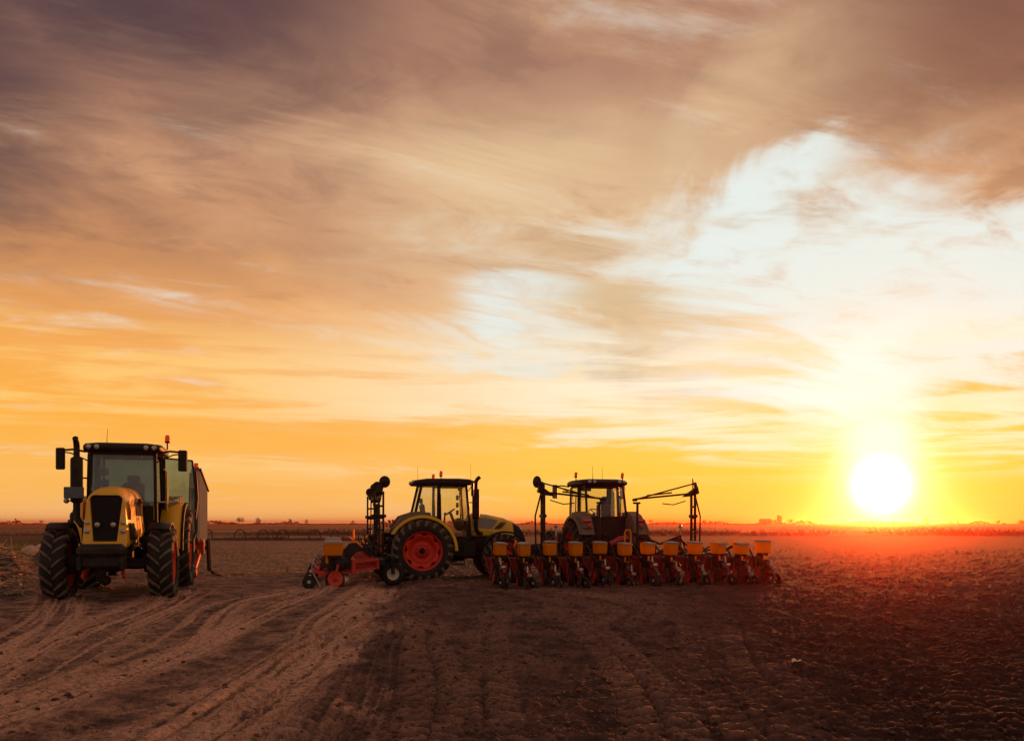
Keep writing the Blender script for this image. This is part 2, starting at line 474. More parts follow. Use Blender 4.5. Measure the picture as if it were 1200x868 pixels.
def smooth_line(pts, n=14):
    """Catmull-Rom through the points"""
    p = [np.array(q, float) for q in pts]
    p = [2 * p[0] - p[1]] + p + [2 * p[-1] - p[-2]]
    out = []
    for i in range(1, len(p) - 2):
        for t in np.linspace(0, 1, n, endpoint=False):
            a, b, c, d = p[i - 1:i + 3]
            out.append(0.5 * (2 * b + (c - a) * t + (2 * a - 5 * b + 4 * c - d) * t * t + (3 * b - a - 3 * c + d) * t ** 3))
    out.append(p[-2])
    return np.array(out)
def line_coords(px, py, line, reach):
    """signed offset d from a line and distance s along it, for the points within reach"""
    d = np.full(px.shape, 1e3); s = np.zeros(px.shape)
    lo, hi = line.min(0) - reach, line.max(0) + reach
    idx = np.nonzero((px > lo[0]) & (px < hi[0]) & (py > lo[1]) & (py < hi[1]))[0]
    if len(idx) == 0: return d, s
    qx, qy = px[idx], py[idx]; bd = np.full(qx.shape, 1e3); bs = np.zeros(qx.shape); acc = 0.0
    for a, b in zip(line[:-1], line[1:]):
        v = b - a; L = math.hypot(*v)
        if L < 1e-6: continue
        t = np.clip(((qx - a[0]) * v[0] + (qy - a[1]) * v[1]) / L ** 2, 0, 1)
        ex, ey = qx - a[0] - t * v[0], qy - a[1] - t * v[1]
        dd = np.hypot(ex, ey); sg = np.sign(v[0] * ey - v[1] * ex)
        m = dd < np.abs(bd)
        bd[m] = (dd * np.where(sg == 0, 1, sg))[m]; bs[m] = acc + t[m] * L
        acc += L
    d[idx] = bd; s[idx] = bs
    return d, s

# wheel ruts of the lane, in metres on the ground (x right of the camera, y ahead of it)
RUTS = [([(-5.2, 26), (-4.9, 19.5), (-5.25, 16.0), (-4.17, 10.8), (-4.06, 8.8), (-4.05, 7.0), (-4.3, 5.2)], 0.30),
        ([(-4.7, 26), (-4.3, 18.5), (-4.13, 13.8), (-3.83, 9.9), (-3.9, 8.0), (-3.85, 6.8), (-4.0, 5.2)], 0.28),
        ([(-3.0, 24), (-2.75, 19.5), (-2.42, 14.6), (-2.36, 11.9), (-2.3, 9.0), (-2.2, 7.2), (-2.2, 5.4)], 0.42),
        ([(-3.6, 24), (-3.1, 17.0), (-2.75, 12.6), (-2.1, 9.55), (-2.1, 7.6), (-2.1, 6.6), (-2.15, 5.4)], 0.30),
        ([(-3.2, 21), (-2.55, 16), (-1.75, 12.6), (-1.67, 10.4), (-1.4, 8.0), (-1.25, 6.0), (-1.2, 5.2)], 0.40),
        ([(-7.2, 19), (-6.4, 15.4), (-5.7, 11.4), (-5.2, 9.2), (-4.9, 8.0), (-5.0, 6.0)], 0.5),
        ([(-8.9, 17), (-7.2, 13.4), (-6.2, 10.7), (-5.6, 9.0), (-5.5, 6.5)], 0.35)]
RUTS = [(smooth_line(p), w) for p, w in RUTS]
EDGE = smooth_line([(-7.5, 90), (-5.6, 44), (-4.2, 27), (-2.9, 20), (-2.3, 15.5), (-1.72, 12.0), (-1.65, 10.2), (-1.45, 8.0), (-1.25, 6.3), (-1.1, 4.5), (-1.0, 2)])
def xedge(y):
    o = np.argsort(EDGE[:, 1]); return np.interp(y, EDGE[o, 1], EDGE[o, 0])
# tyre prints left on the tilled side: line, half width, lug spacing
PRINTS = [([(-0.55, 5.2), (-0.7, 8.0), (-1.1, 11.0), (-1.3, 15.0)], 0.27, 0.17),
          ([(-0.15, 5.2), (-0.25, 7.5), (-0.35, 11.5), (-0.2, 15.5)], 0.27, 0.16),
          ([(1.05, 5.2), (1.2, 8.0), (1.1, 12.0), (0.6, 18)], 0.26, 0.16),
          ([(1.75, 5.4), (1.95, 8.2), (2.45, 10.8), (2.9, 14.0), (3.0, 17.5)], 0.27, 0.17),
          ([(2.3, 5.4), (2.45, 8.2), (2.95, 10.8), (3.5, 13.4), (3.6, 17)], 0.27, 0.16),
          ([(3.2, 5.4), (4.0, 7.2), (4.9, 9.2), (6.4, 12.6), (8.8, 17.0)], 0.28, 0.18),
          ([(3.9, 5.4), (4.8, 7.4), (5.9, 9.8), (7.6, 13.4), (10.0, 17.5)], 0.28, 0.18),
          ([(0.0, 19.0), (1.2, 16.6), (1.65, 14.4), (0.9, 12.2)], 0.25, 0.16),
          ([(0.6, 19.3), (1.9, 17.2), (2.4, 14.8), (1.9, 12.6)], 0.25, 0.16),
          ([(-2.1, 7.0), (-2.4, 9.0), (-2.5, 11.5), (-2.7, 14)], 0.24, 0.16),
          ([(-1.7, 5.3), (-1.75, 6.6), (-1.9, 8.0)], 0.24, 0.15)]
PRINTS = [(smooth_line(p), w * 1.12, k * 1.5) for p, w, k in PRINTS]

def _wheels():
    out = []
    for (ox, oy, a, wb, tr, tf, rr, rf) in ((-8.72, 19.69, -74.3, 2.75, 0.96, 0.95, 0.42, 0.36), (-2.53, 23.25, 12, 2.226, 0.81, 0.80, 0.36, 0.30), (2.5, 23.05, 103.5, 2.226, 0.81, 0.80, 0.36, 0.30)):
        c, s = math.cos(R(a)), math.sin(R(a))
        for lx, ly, q in ((0, tr, rr), (0, -tr, rr), (wb, tf, rf), (wb, -tf, rf)):
            out.append((ox + c * lx - s * ly, oy + s * lx + c * ly, q))
    for (ox, oy, a) in ((2.80, 21.85, 103.5), (-3.9, 23.5, 12)):
        c, s = math.cos(R(a)), math.sin(R(a))
        for i in range(12):
            ly = -3.432 + 0.624 * i
            out.append((ox + c * -0.97 - s * ly, oy + s * -0.97 + c * ly, 0.22))
    return out
WHEELS = _wheels()
def ground_height(x, y):
    """height, bare-lane mask, rut tone and tread-bar mask of the soil at each point"""
    r = np.hypot(x, y)
    near = 1 - sst(r, 45, 75)
    lane = sst(xedge(y) - x + 0.9 * fbm(x * 1.1, y * 0.6, 5, 5, 0.6), -0.25, 0.55)
    lane = lane * (1 - sst(-x - (6.6 + 0.28 * y), 0, 1.2 + 0.03 * r))
    z = 0.030 * fbm(x * 0.35, y * 0.35, 3, 1)
    ridged = 1 - 2 * np.abs(fbm(x * 1.9, y * 1.9, 4, 21, 0.55))
    z = z + (1 - 0.75 * lane) * near * (0.042 * fbm(x * 2.6, y * 2.6, 5, 9, 0.66) + 0.012 * ridged)
    z = z + near * (1 - 0.5 * lane) * (0.034 * fbm(x * 9, y * 9, 4, 14, 0.65) + 0.022 * fbm(x * 24, y * 18, 2, 17))
    tone = np.zeros(x.shape)
    for i, (ln, w) in enumerate(RUTS):
        d, s = line_coords(x, y, ln, 1.2)
        q = d / w
        wob = 0.8 + 0.35 * fbm(s * 0.6, d * 0 + i * 7, 3, 31)
        z = z - 0.034 * wob * np.exp(-q * q * 1.6) + 0.022 * wob * (np.exp(-((q - 1.35) / 0.35) ** 2) + np.exp(-((q + 1.35) / 0.35) ** 2))
        strk = fbm(s * 0.22, d * 15.0, 4, 40 + i, 0.6)
        m = np.exp(-(np.abs(q) / 1.35) ** 4)
        z = z + 0.018 * m * strk
        tone = np.maximum(tone, m * np.clip(0.55 + 0.4 * wob * 0.4 + 3.0 * strk, 0, 1))
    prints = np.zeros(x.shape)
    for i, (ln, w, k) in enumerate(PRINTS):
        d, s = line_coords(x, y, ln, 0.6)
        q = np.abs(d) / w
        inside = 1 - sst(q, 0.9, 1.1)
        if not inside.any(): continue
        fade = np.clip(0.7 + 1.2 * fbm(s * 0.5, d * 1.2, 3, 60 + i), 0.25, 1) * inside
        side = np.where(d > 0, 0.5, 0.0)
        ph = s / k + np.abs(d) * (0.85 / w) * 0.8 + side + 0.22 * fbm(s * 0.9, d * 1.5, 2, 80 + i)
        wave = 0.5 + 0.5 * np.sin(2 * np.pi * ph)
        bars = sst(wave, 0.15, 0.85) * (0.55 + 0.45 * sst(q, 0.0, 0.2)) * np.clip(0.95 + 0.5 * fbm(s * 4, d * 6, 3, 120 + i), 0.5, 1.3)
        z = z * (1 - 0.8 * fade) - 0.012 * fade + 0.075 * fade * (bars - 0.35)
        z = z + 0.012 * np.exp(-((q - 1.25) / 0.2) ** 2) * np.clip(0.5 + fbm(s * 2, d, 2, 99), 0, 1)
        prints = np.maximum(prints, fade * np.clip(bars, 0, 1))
    for (cx, cy, cr) in WHEELS:                                        # soil pushed up round each wheel
        dx, dy = x - cx, y - cy
        m_ = np.nonzero((np.abs(dx) < 1.2) & (np.abs(dy) < 1.2))[0]
        if len(m_):
            rr_ = np.hypot(dx[m_], dy[m_])
            z[m_] = z[m_] * (1 - 0.7 * np.exp(-(rr_ / cr) ** 2)) + 0.065 * np.exp(-((rr_ - cr) / (0.4 * cr)) ** 2) * (0.7 + 1.4 * fbm(x[m_] * 5, y[m_] * 5, 3, 51))
    return z, np.clip(lane, 0, 1), np.clip(tone, 0, 1), prints

def make_field():
    th = np.concatenate([np.arange(-36.5, 36.5, 0.078), np.linspace(36.5, 323.5, 70)[:-1]]) * math.pi / 180
    rr = [0.05, 0.6, 1.4, 2.4, 3.4, 4.2, 4.8, 5.2]
    while rr[-1] < 62: rr.append(rr[-1] + max(0.017, rr[-1] ** 2 * 0.00036))
    while rr[-1] < 12000: rr.append(rr[-1] * 1.09)
    rr = np.array(rr)
    n, k = len(rr), len(th)
    T, Q = np.meshgrid(th, rr)
    x, y = (Q * np.sin(T)).ravel(), (Q * np.cos(T)).ravel()
    z, lane, tone, prints = ground_height(x, y)
    fade = 1 - sst(np.hypot(x, y), 60, 110)
    z = z * fade
    co = np.empty((n * k, 3), np.float32); co[:, 0], co[:, 1], co[:, 2] = x, y, z
    i = np.arange(n - 1)[:, None] * k; j = np.arange(k)[None, :]; jn = (j + 1) % k
    quads = np.stack([i + j, i + k + j, i + k + jn, i + jn], -1).reshape(-1, 4)
    me = bpy.data.meshes.new("field")
    me.vertices.add(n * k); me.vertices.foreach_set('co', co.ravel())
    me.loops.add(quads.size); me.loops.foreach_set('vertex_index', quads.ravel().astype(np.int32))
    me.polygons.add(len(quads))
    me.polygons.foreach_set('loop_start', np.arange(0, quads.size, 4, dtype=np.int32))
    me.polygons.foreach_set('use_smooth', np.ones(len(quads), bool))
    me.update(calc_edges=True)
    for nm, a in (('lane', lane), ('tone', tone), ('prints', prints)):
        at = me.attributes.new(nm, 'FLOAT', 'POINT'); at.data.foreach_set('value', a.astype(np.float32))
    # soil: dry pale dust where wheels ran, darker tilled earth elsewhere
    m = bpy.data.materials.new("bare_soil"); m.use_nodes = True
    t = m.node_tree; b = t.nodes['Principled BSDF']; q = NG(t)
    c = q.n('ShaderNodeTexCoord').outputs['Object']
    def att(nm):
        a = q.n('ShaderNodeAttribute'); a.attribute_name = nm; return a.outputs['Fac']
    big = q.noise(c, 0.33, 5, 0.6, 0.4); mid = q.noise(c, 2.4, 6, 0.65, 0.3); fin = q.noise(c, 16, 6, 0.7)
    tilled = q.mix(q.step(mid, 0.35, 0.68), SOIL_DARK, SOIL_MID)
    tilled = q.mix(q.mul(q.step(big, 0.48, 0.66), 0.5), tilled, SOIL_LIGHT)
    sepo = q.n('ShaderNodeSeparateXYZ'); t.links.new(c, sepo.inputs[0])
    # darker tilled ground to the right, with the view's vignette painted into it
    right_dim = q.step(q.add(q.sub(sepo.outputs[0], q.mul(sepo.outputs[1], 0.16)), q.mul(q.sub(big, 0.5), 4.0)), -0.6, 2.4)
    tilled = q.mix(q.mul(right_dim, 0.92), tilled, SOIL_DIMMED)
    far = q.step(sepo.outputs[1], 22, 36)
    tilled = q.mix(q.mul(far, 0.85), tilled, SOIL_DIMMED)  # darker with distance as well
    dustc = q.mix(q.step(mid, 0.3, 0.7), DUST_DARK, DUST_LIGHT)
    lanem = q.mul(att('lane'), q.step(q.add(mid, q.mul(big, 0.6)), 0.50, 0.95, 0.10, 0.55))
    col = q.mix(lanem, tilled, dustc)
    col = q.mix(q.mul(att('tone'), q.m('ADD', q.mul(att('lane'), 0.85), 0.12, clamp=True)), col, DUST_LIGHT)
    col = q.mix(q.mul(att('prints'), q.m('MULTIPLY_ADD', right_dim, -0.50, 0.55)), col, SOIL_LIGHT)   # raised tread bars coloured paler so the prints stand out
    col = q.mix(q.mul(q.step(fin, 0.56, 0.36), 0.6), col, SOIL_DARK)
    gr = q.noise(c, 70, 4, 0.7)
    col = q.mix(q.mul(q.step(gr, 0.52, 0.36), 0.5), col, SOIL_DARK)
    col = q.mix(q.mul(q.step(fin, 0.62, 0.78), q.m('ADD', q.mul(att('lane'), 0.4), 0.02)), col, DUST_LIGHT)
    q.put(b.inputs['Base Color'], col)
    b.inputs['Roughness'].default_value = 0.95
    b.inputs['Specular IOR Level'].default_value = 0.12
    bn = q.n('ShaderNodeBump'); q.put(bn.inputs['Strength'], q.step(sepo.outputs[1], 9, 26, 0.9, 0.22)); bn.inputs['Distance'].default_value = 0.03
    q.put(bn.inputs['Height'], q.add(q.mul(q.noise(c, 9, 7, 0.7), 1.0), q.mul(q.noise(c, 45, 4, 0.7), 0.35)))
    t.links.new(bn.outputs[0], b.inputs['Normal'])
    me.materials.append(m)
    o = bpy.data.objects.new("field", me); C.objects.link(o)
    tag(o, kind='structure')
    return o
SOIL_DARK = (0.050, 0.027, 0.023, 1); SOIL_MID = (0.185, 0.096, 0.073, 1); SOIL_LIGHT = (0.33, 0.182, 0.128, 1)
SOIL_DIMMED = (0.015, 0.0075, 0.008, 1); DUST_DARK = (0.17, 0.094, 0.066, 1); DUST_LIGHT = (0.66, 0.375, 0.25, 1)
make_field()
def zg(x, y):
    return float(ground_height(np.array([float(x)]), np.array([float(y)]))[0][0])

# stubble beyond the tilled ground: a second sheet just above it
def far_field():
    mb = MB()
    near = [(-900, 128), (-200, 118), (-60, 110), (-20, 104), (40, 106), (120, 112), (500, 130), (1600, 170)]
    vs = [(x, y, 0.03) for x, y in near] + [(x * 9, 9000, 0.03) for x, y in near]
    n = len(near)
    mb.put(vs, [(i, i + 1, n + i + 1, n + i) for i in range(n - 1)])
    m = bpy.data.materials.new("stubble"); m.use_nodes = True
    q = NG(m.node_tree); b = m.node_tree.nodes['Principled BSDF']
    c = q.n('ShaderNodeTexCoord').outputs['Object']
    mp = q.n('ShaderNodeMapping'); mp.inputs['Scale'].default_value = (0.02, 0.006, 1)
    m.node_tree.links.new(c, mp.inputs[0])
    q.put(b.inputs['Base Color'], q.mix(q.step(q.noise(mp.outputs[0], 2.0, 7, 0.65), 0.35, 0.65), (0.06, 0.030, 0.020, 1), (0.17, 0.085, 0.05, 1)))
    b.inputs['Roughness'].default_value = 0.95
    b.inputs['Specular IOR Level'].default_value = 0.1
    tag(mb.build("stubble_field", m), kind='structure')
far_field()

# loose clods and straw flecks on the near soil
def clods():
    n = 15000
    u = rng.random(n)
    y = 5.3 / (1 - u * (1 - 5.3 / 26))
    x = (rng.random(n) - 0.5) * 2 * 0.66 * y
    keep = rng.random(n) > 0.9 * sst(xedge(y) - x, -0.2, 0.4)
    x, y = x[keep], y[keep]; n = len(x)
    z = ground_height(x, y)[0]
    size = 0.006 + 0.022 * rng.random(n) ** 5.0 * (0.6 + 0.05 * y)
    t = (1 + 5 ** 0.5) / 2
    iv = np.array([(-1, t, 0), (1, t, 0), (-1, -t, 0), (1, -t, 0), (0, -1, t), (0, 1, t), (0, -1, -t), (0, 1, -t), (t, 0, -1), (t, 0, 1), (-t, 0, -1), (-t, 0, 1)]) / 1.9
    fi = np.array([(0, 11, 5), (0, 5, 1), (0, 1, 7), (0, 7, 10), (0, 10, 11), (1, 5, 9), (5, 11, 4), (11, 10, 2), (10, 7, 6), (7, 1, 8), (3, 9, 4), (3, 4, 2), (3, 2, 6), (3, 6, 8), (3, 8, 9), (4, 9, 5), (2, 4, 11), (6, 2, 10), (8, 6, 7), (9, 8, 1)])
    v = iv[None] * (1 + 0.75 * (rng.random((n, 12, 1)) - 0.5)) * size[:, None, None]
    v = v * np.stack([0.8 + 0.7 * rng.random(n), 0.8 + 0.7 * rng.random(n), 0.55 + 0.4 * rng.random(n)], -1)[:, None, :]
    v[:, :, 0] += x[:, None]; v[:, :, 1] += y[:, None]; v[:, :, 2] += (z + size * 0.25)[:, None]
    f = (fi[None] + (np.arange(n) * 12)[:, None, None]).reshape(-1, 3)
    raw_mesh("soil_clods", v.reshape(-1, 3), f, MAT['clod'])
def raw_mesh(name, v, f, m, smooth=False):
    me = bpy.data.meshes.new(name)
    k = f.shape[1]
    me.vertices.add(len(v)); me.vertices.foreach_set('co', np.ascontiguousarray(v, np.float32).ravel())
    me.loops.add(f.size); me.loops.foreach_set('vertex_index', np.ascontiguousarray(f, np.int32).ravel())
    me.polygons.add(len(f)); me.polygons.foreach_set('loop_start', np.arange(0, f.size, k, dtype=np.int32))
    if smooth: me.polygons.foreach_set('use_smooth', np.ones(len(f), bool))
    me.update(calc_edges=True); me.materials.append(m)
    o = bpy.data.objects.new(name, me); C.objects.link(o)
    tag(o, kind='stuff')
    return o
def blades(name, base, direction, width, bend, m):
    """thin three-sided stalks: base point, vector, width"""
    n = len(base)
    d = direction; up = np.tile(np.array([[0, 0, 1.0]]), (n, 1))
    s = np.cross(d, up); s /= np.linalg.norm(s, axis=1, keepdims=True) + 1e-9
    s2 = np.cross(s, d); s2 /= np.linalg.norm(s2, axis=1, keepdims=True) + 1e-9
    w = width[:, None]
    ring = lambda p, k: np.stack([p + s * w * k, p - s * w * 0.5 * k + s2 * w * 0.87 * k, p - s * w * 0.5 * k - s2 * w * 0.87 * k], 1)
    midp = base + d * 0.55 + up * bend[:, None]
    v = np.concatenate([ring(base, 1), ring(midp, 0.85), ring(base + d, 0.3)], 1)
    q = []
    for a in (0, 3):
        for j in range(3):
            q.append((a + j, a + (j + 1) % 3, a + 3 + (j + 1) % 3, a + 3 + j))
    f = (np.array(q)[None] + (np.arange(n) * 9)[:, None, None]).reshape(-1, 4)
    return raw_mesh(name, v.reshape(-1, 3), f, m)
clods()

# ------------------------------------------------------------------ tractors
def tyre_mesh(mb, rad, w, rim, n_lug=19, lug_mat=1, seg=44):
    h = w / 2
    prof = [(rim, -h * 0.80), (rim + 0.02 * rad, -h * 0.92), (rad * 0.76, -h * 1.0), (rad * 0.86, -h * 0.98), (rad * 0.925, -h * 0.84),
            (rad * 0.948, -h * 0.45), (rad * 0.952, 0), (rad * 0.948, h * 0.45), (rad * 0.925, h * 0.84), (rad * 0.86, h * 0.98),
            (rad * 0.76, h * 1.0), (rim + 0.02 * rad, h * 0.92), (rim, h * 0.80), (rim, -h * 0.80)]
    mb.cur = 0
    mb.lathe(prof, n=seg)
    mb.cur = lug_mat
    lw = 0.030 * rad + 0.006
    for side in (-1, 1):
        for i in range(n_lug):
            t0 = 2 * math.pi * (i + (0.5 if side > 0 else 0)) / n_lug
            rings = []
            for u, rb, rt in ((0.03, 0.93, 1.0), (0.35, 0.93, 1.0), (0.70, 0.925, 0.992), (0.96, 0.87, 0.965), (1.045, 0.80, 0.90)):
                y = side * u * h
                t = t0 + 0.30 * (u ** 0.85) + 0.0
                hw = lw * (1.0 + 0.25 * u)
                ring = []
                for (rr, k) in ((rb, -1.25), (rt, -0.8), (rt, 0.8), (rb, 1.25)):
                    tt = t + k * hw / rad
                    ring.append((rad * rr * math.cos(tt), y, rad * rr * math.sin(tt)))
                rings.append(ring)
            mb.loft(rings, True, True, False)
    mb.cur = 0

def rim_mesh(mb, rad, rim, w, out, lobes=8):
    """steel wheel: barrel with flanges, scalloped disc, hub ring and bolts; out = +1/-1 is the outer side"""
    h = w * 0.40
    mb.lathe([(rim * 1.03, -h), (rim * 1.03, -h * 0.9), (rim * 0.95, -h * 0.85), (rim * 0.90, -h * 0.3), (rim * 0.90, h * 0.3),
              (rim * 0.95, h * 0.85), (rim * 1.03, h * 0.9), (rim * 1.03, h), (rim * 0.96, h * 1.0), (rim * 0.88, h * 0.28), (rim * 0.88, -h * 0.28), (rim * 0.96, -h), (rim * 1.03, -h)], n=40)
    n = 96
    rings = []
    for r, a, wob in ((0.10, 0.0, 0), (0.32, 0.02, 0), (0.36, -0.35, 0), (0.62, 0.10, 0.0), (0.66, 0.28, 0.0), (0.78, 0.52, 0.01), (0.895, 0.50, 0.13)):
        ring = []
        for j in range(n):
            t = 2 * math.pi * j / n
            q = r - wob * (0.5 + 0.5 * math.cos(lobes * t)) ** 2.5
            ring.append((rim * q * math.cos(t), out * h * a, rim * q * math.sin(t)))
        rings.append(ring)
    mb.loft(rings, False)
    for j in range(lobes):
        t = 2 * math.pi * (j + 0.5) / lobes
        mb.lathe([(0.0, out * h * 0.32), (rim * 0.035, out * h * 0.32), (rim * 0.035, out * h * 0.05)], (rim * 0.27 * math.cos(t), 0, rim * 0.27 * math.sin(t)), n=6)

def make_wheel(parent, loc, rad, w, rimr, out, rim_mat, lobes=8, n_lug=19, spin=0.0, plain=False):
    mb = MB(); rim_mesh(mb, rad, rimr, w, out, lobes)
    wh = mb.build('wheel', rim_mat, parent, loc)
    wh.rotation_euler = (0, spin, 0)
    mb = MB(); tyre_mesh(mb, rad, w, rimr, n_lug)
    mb.build('tyre', ['rubber', 'mud'], wh)
    h = w * 0.40
    mb = MB(); mb.lathe([(0, out * h * 0.75), (rimr * 0.10, out * h * 0.72), (rimr * 0.13, out * h * 0.45), (rimr * 0.15, out * h * 0.1), (rimr * 0.15, -out * h * 0.6), (0, -out * h * 0.6)], n=20)
    mb.build('hub', 'steel', wh)
    return wh

def arc_sheet(mb, cx, cz, rad, a0, a1, y0, y1, th, n=16, lip=0.0, flat=None):
    """curved mudguard over a wheel, angles from the front (0) over the top (90)"""
    rings = []
    for i in range(n + 1):
        t = R(a0 + (a1 - a0) * i / n)
        c, s = math.cos(t), math.sin(t)
        P = lambda r, y: (cx + r * c, y, cz + (min(r * s, flat) if flat else r * s))
        rings.append([P(rad, y0), P(rad + th, y0), P(rad + th, y1), P(rad, y1), P(rad - lip, y1), P(rad - lip, y1 - math.copysign(th, y1 - y0)), P(rad, y1 - math.copysign(th, y1 - y0))])
    mb.loft(rings, True, True, True)

def hood_ring(x, w, zb, zt, rake=0.0, sh=0.30, n=6):
    pts = [(-w * 1.10, zb), (-w * 1.14, zb + 0.10 * (zt - zb)), (-w, zt - sh)]
    for i in range(1, n + 1):
        t = math.pi / 2 * i / n
        pts.append((-w + (w * 0.80) * (1 - math.cos(t)), zt - sh + (sh - 0.02) * math.sin(t)))
    pts.append((0, zt))
    pts += [(-y, z) for y, z in pts[-2::-1]]
    return [(x - rake * (z - zb), y, z) for y, z in pts]

def make_tractor(name, P):
    s = P['s']
    T = empty(name)
    U = lambda: MB(s)
    loc = lambda *p: tuple(q * s for q in p)
    body = P['paint']
    wb, rR, wR, tR, rF, wF, tF = P['wb'], P['rR'], P['wR'], P['tR'], P['rF'], P['wF'], P['tF']
    # --- chassis
    m = U()
    m.box((2.3, 0, 1.02), (1.9, 0.52, 0.62), bev=0.06)               # engine
    m.box((2.2, 0, 1.33), (1.3, 0.6, 0.16), bev=0.03)
    m.box((0.65, 0, 0.92), (1.7, 0.46, 0.62), bev=0.06)              # gearbox
    m.lathe([(0, -tR + 0.2), (0.13, -tR + 0.2), (0.15, -0.5), (0.26, -0.3), (0.28, 0), (0.26, 0.3), (0.15, 0.5), (0.13, tR - 0.2), (0, tR - 0.2)], (0, 0, rR), n=20)
    m.box((-0.15, 0, 1.05), (0.6, 0.7, 0.7), bev=0.05)
    m.box((0.5, 0, 1.32), (1.9, 1.16, 0.10), bev=0.02)                # cab floor
    for sy in (-1, 1):
        m.box((3.0, sy * 0.30, 0.95), (1.3, 0.08, 0.22), bev=0.02)
        m.tube([(2.6, sy * 0.32, 1.2), (2.2, sy * 0.42, 1.05), (1.7, sy * 0.45, 0.95)], 0.025, 6)
    m.build('chassis', 'cast', T)
    m = U()                                                          # front axle
    m.box((wb, 0, rF), (0.22, 2 * tF - wF - 0.1, 0.2), bev=0.05)
    m.box((wb, 0, rF + 0.02), (0.5, 0.42, 0.34), bev=0.08)
    for sy in (-1, 1):
        m.lathe([(0, -0.16), (0.17, -0.16), (0.19, 0), (0.17, 0.16), (0, 0.16)], (wb, sy * (tF - wF * 0.42), rF), n=18)
        m.tube([(wb - 0.22, sy * 0.2, rF + 0.05), (wb - 0.2, sy * (tF - 0.35), rF + 0.03)], 0.03, 8)
    m.build('front_axle', 'cast', T)
    # --- wheels
    for sy in (-1, 1):
        make_wheel(T, loc(0, sy * tR, rR), rR * s, wR * s, rR * s * P.get('rimR', 0.60), sy, P['rim'], 8, 20, 0.3 + 0.2 * sy)
    fw = []
    for sy in (-1, 1):
        w = make_wheel(T, loc(wb, sy * tF, rF), rF * s, wF * s, rF * s * P.get('rimF', 0.60), sy, P['rim'], 8, 18, 0.1 + 0.25 * sy)
        fw.append(w)
    # --- mudguards
    for sy in (-1, 1):
        m = U()
        arc_sheet(m, wb, rF, rF * 1.10, 58, 150, sy * (tF - wF * 0.5), sy * (tF + wF * 0.36), 0.025, 12, 0.03)
        m.bar((wb - 0.1, sy * (tF - wF * 0.5), rF + 0.1), (wb - 0.15, sy * (tF - wF * 0.42), rF * 2.1), 0.05, 0.05)
        m.build('front_fender', 'black', T)
        m = U()
        arc_sheet(m, 0.0, rR, rR * 1.09, 2, 152, sy * 0.66, sy * (tR + wR * 0.30), 0.035, 22, 0.02)
        # the guard's inner face towards the cab
        pts = [(rR * 1.09 * math.cos(R(a)), rR + rR * 1.09 * math.sin(R(a))) for a in range(4, 151, 8)]
        pts += [(-0.5, rR + 0.35), (0.5, rR + 0.35)]
        m.prism(pts, 'y', sy * 0.66, sy * 0.69)
        # raised shoulder behind the cab
        m.prism([(-0.92, rR + 0.72), (-0.62, rR + 1.10), (-0.2, rR + 1.24), (0.25, rR + 1.20), (0.3, rR + 1.02), (-0.3, rR + 1.0), (-0.7, rR + 0.72)], 'y', sy * 0.68, sy * (tR + wR * 0.12))
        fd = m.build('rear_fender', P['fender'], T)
        m = U()
        arc_sheet(m, 0.0, rR, rR * 1.085, 0, 150, sy * (tR + wR * 0.24), sy * (tR + wR * 0.33), 0.055, 22, 0.045)
        m.build('fender_trim', P['trim'], fd)
        m = U(); m.box((-0.90, sy * (0.73 + 0.16), rR + 0.93), (0.07, 0.28, 0.11), (0, -0.65, 0), 0.02)
        m.build('tail_light', 'tail', fd)
        m = U(); m.lathe([(0, -0.03), (0.05, -0.03), (0.055, 0.02), (0, 0.02)], (-0.99, sy * 0.85, rR + 0.80), 'x', 14)
        m.build('reflector', 'tail', fd)
    # --- hood
    H = P['hood']
    m = U()
    rings = [hood_ring(*q) for q in H]
    m.loft(rings, False)
    m.put(rings[0], [tuple(range(len(rings[0])))])
    outer = rings[-1]
    x_, w_, zb_, zt_, rk_ = (list(H[-1]) + [0.0])[:5]
    face = P['face']
    n = len(outer)
    fx = lambda z, d: x_ - rk_ * (z - zb_) - d
    inner = []
    for (ox, oy, oz) in outer:
        t = (oz - zb_) / (zt_ - zb_)
        zz = face['z0'] + (face['z1'] - face['z0']) * max(0, min(1, (t - 0.03) / 0.9))
        tt = (zz - face['z0']) / (face['z1'] - face['z0'])
        hw = face['w0'] + (face['w1'] - face['w0']) * tt
        k = 0 if abs(oy) < 1e-6 else max(-1, min(1, oy / (w_ * 0.86)))
        inner.append((fx(zz, -0.015), hw * k, zz))
    deep = [(p[0] - 0.07, p[1] * 0.97, p[2]) for p in inner]
    m.loft([outer, inner, deep], False, True, False)
    hood = m.build('hood', body, T)
    m = U()
    m.put([(p[0] + 0.012, p[1], p[2]) for p in deep], [tuple(range(n))])
    zs = face['z0'] + 0.05
    while zs < face['z1'] - 0.03:
        tt = (zs - face['z0']) / (face['z1'] - face['z0'])
        hw = (face['w0'] + (face['w1'] - face['w0']) * tt) * 0.93
        m.box((fx(zs, 0.035), 0, zs), (0.012, 2 * hw, 0.014), (0, 0.3, 0), 0.003)
        zs += 0.032
    m.build('grille', 'black', hood)
    for (ly, lz, lr) in face['lamps']:
        for sy in (-1, 1):
            m = U()
            m.lathe([(0, 0.035), (lr * 0.6, 0.030), (lr * 0.92, 0.015), (lr, 0.0), (lr * 1.12, 0.004), (lr * 1.15, -0.04), (0, -0.04)], (fx(lz, -0.03), sy * ly, lz), 'x', 18)
            m.build('headlight', 'lamp', hood)
    if P.get('nose_dark'):
        m = U()
        for a in P['nose_dark']:
            m.loft([[(p[0], p[1] * 1.012, p[2] + 0.006) for p in hood_ring(*a[0])], [(p[0], p[1] * 1.012, p[2] + 0.006) for p in hood_ring(*a[1])]], False)
        m.build('nose_grille', 'black', hood)
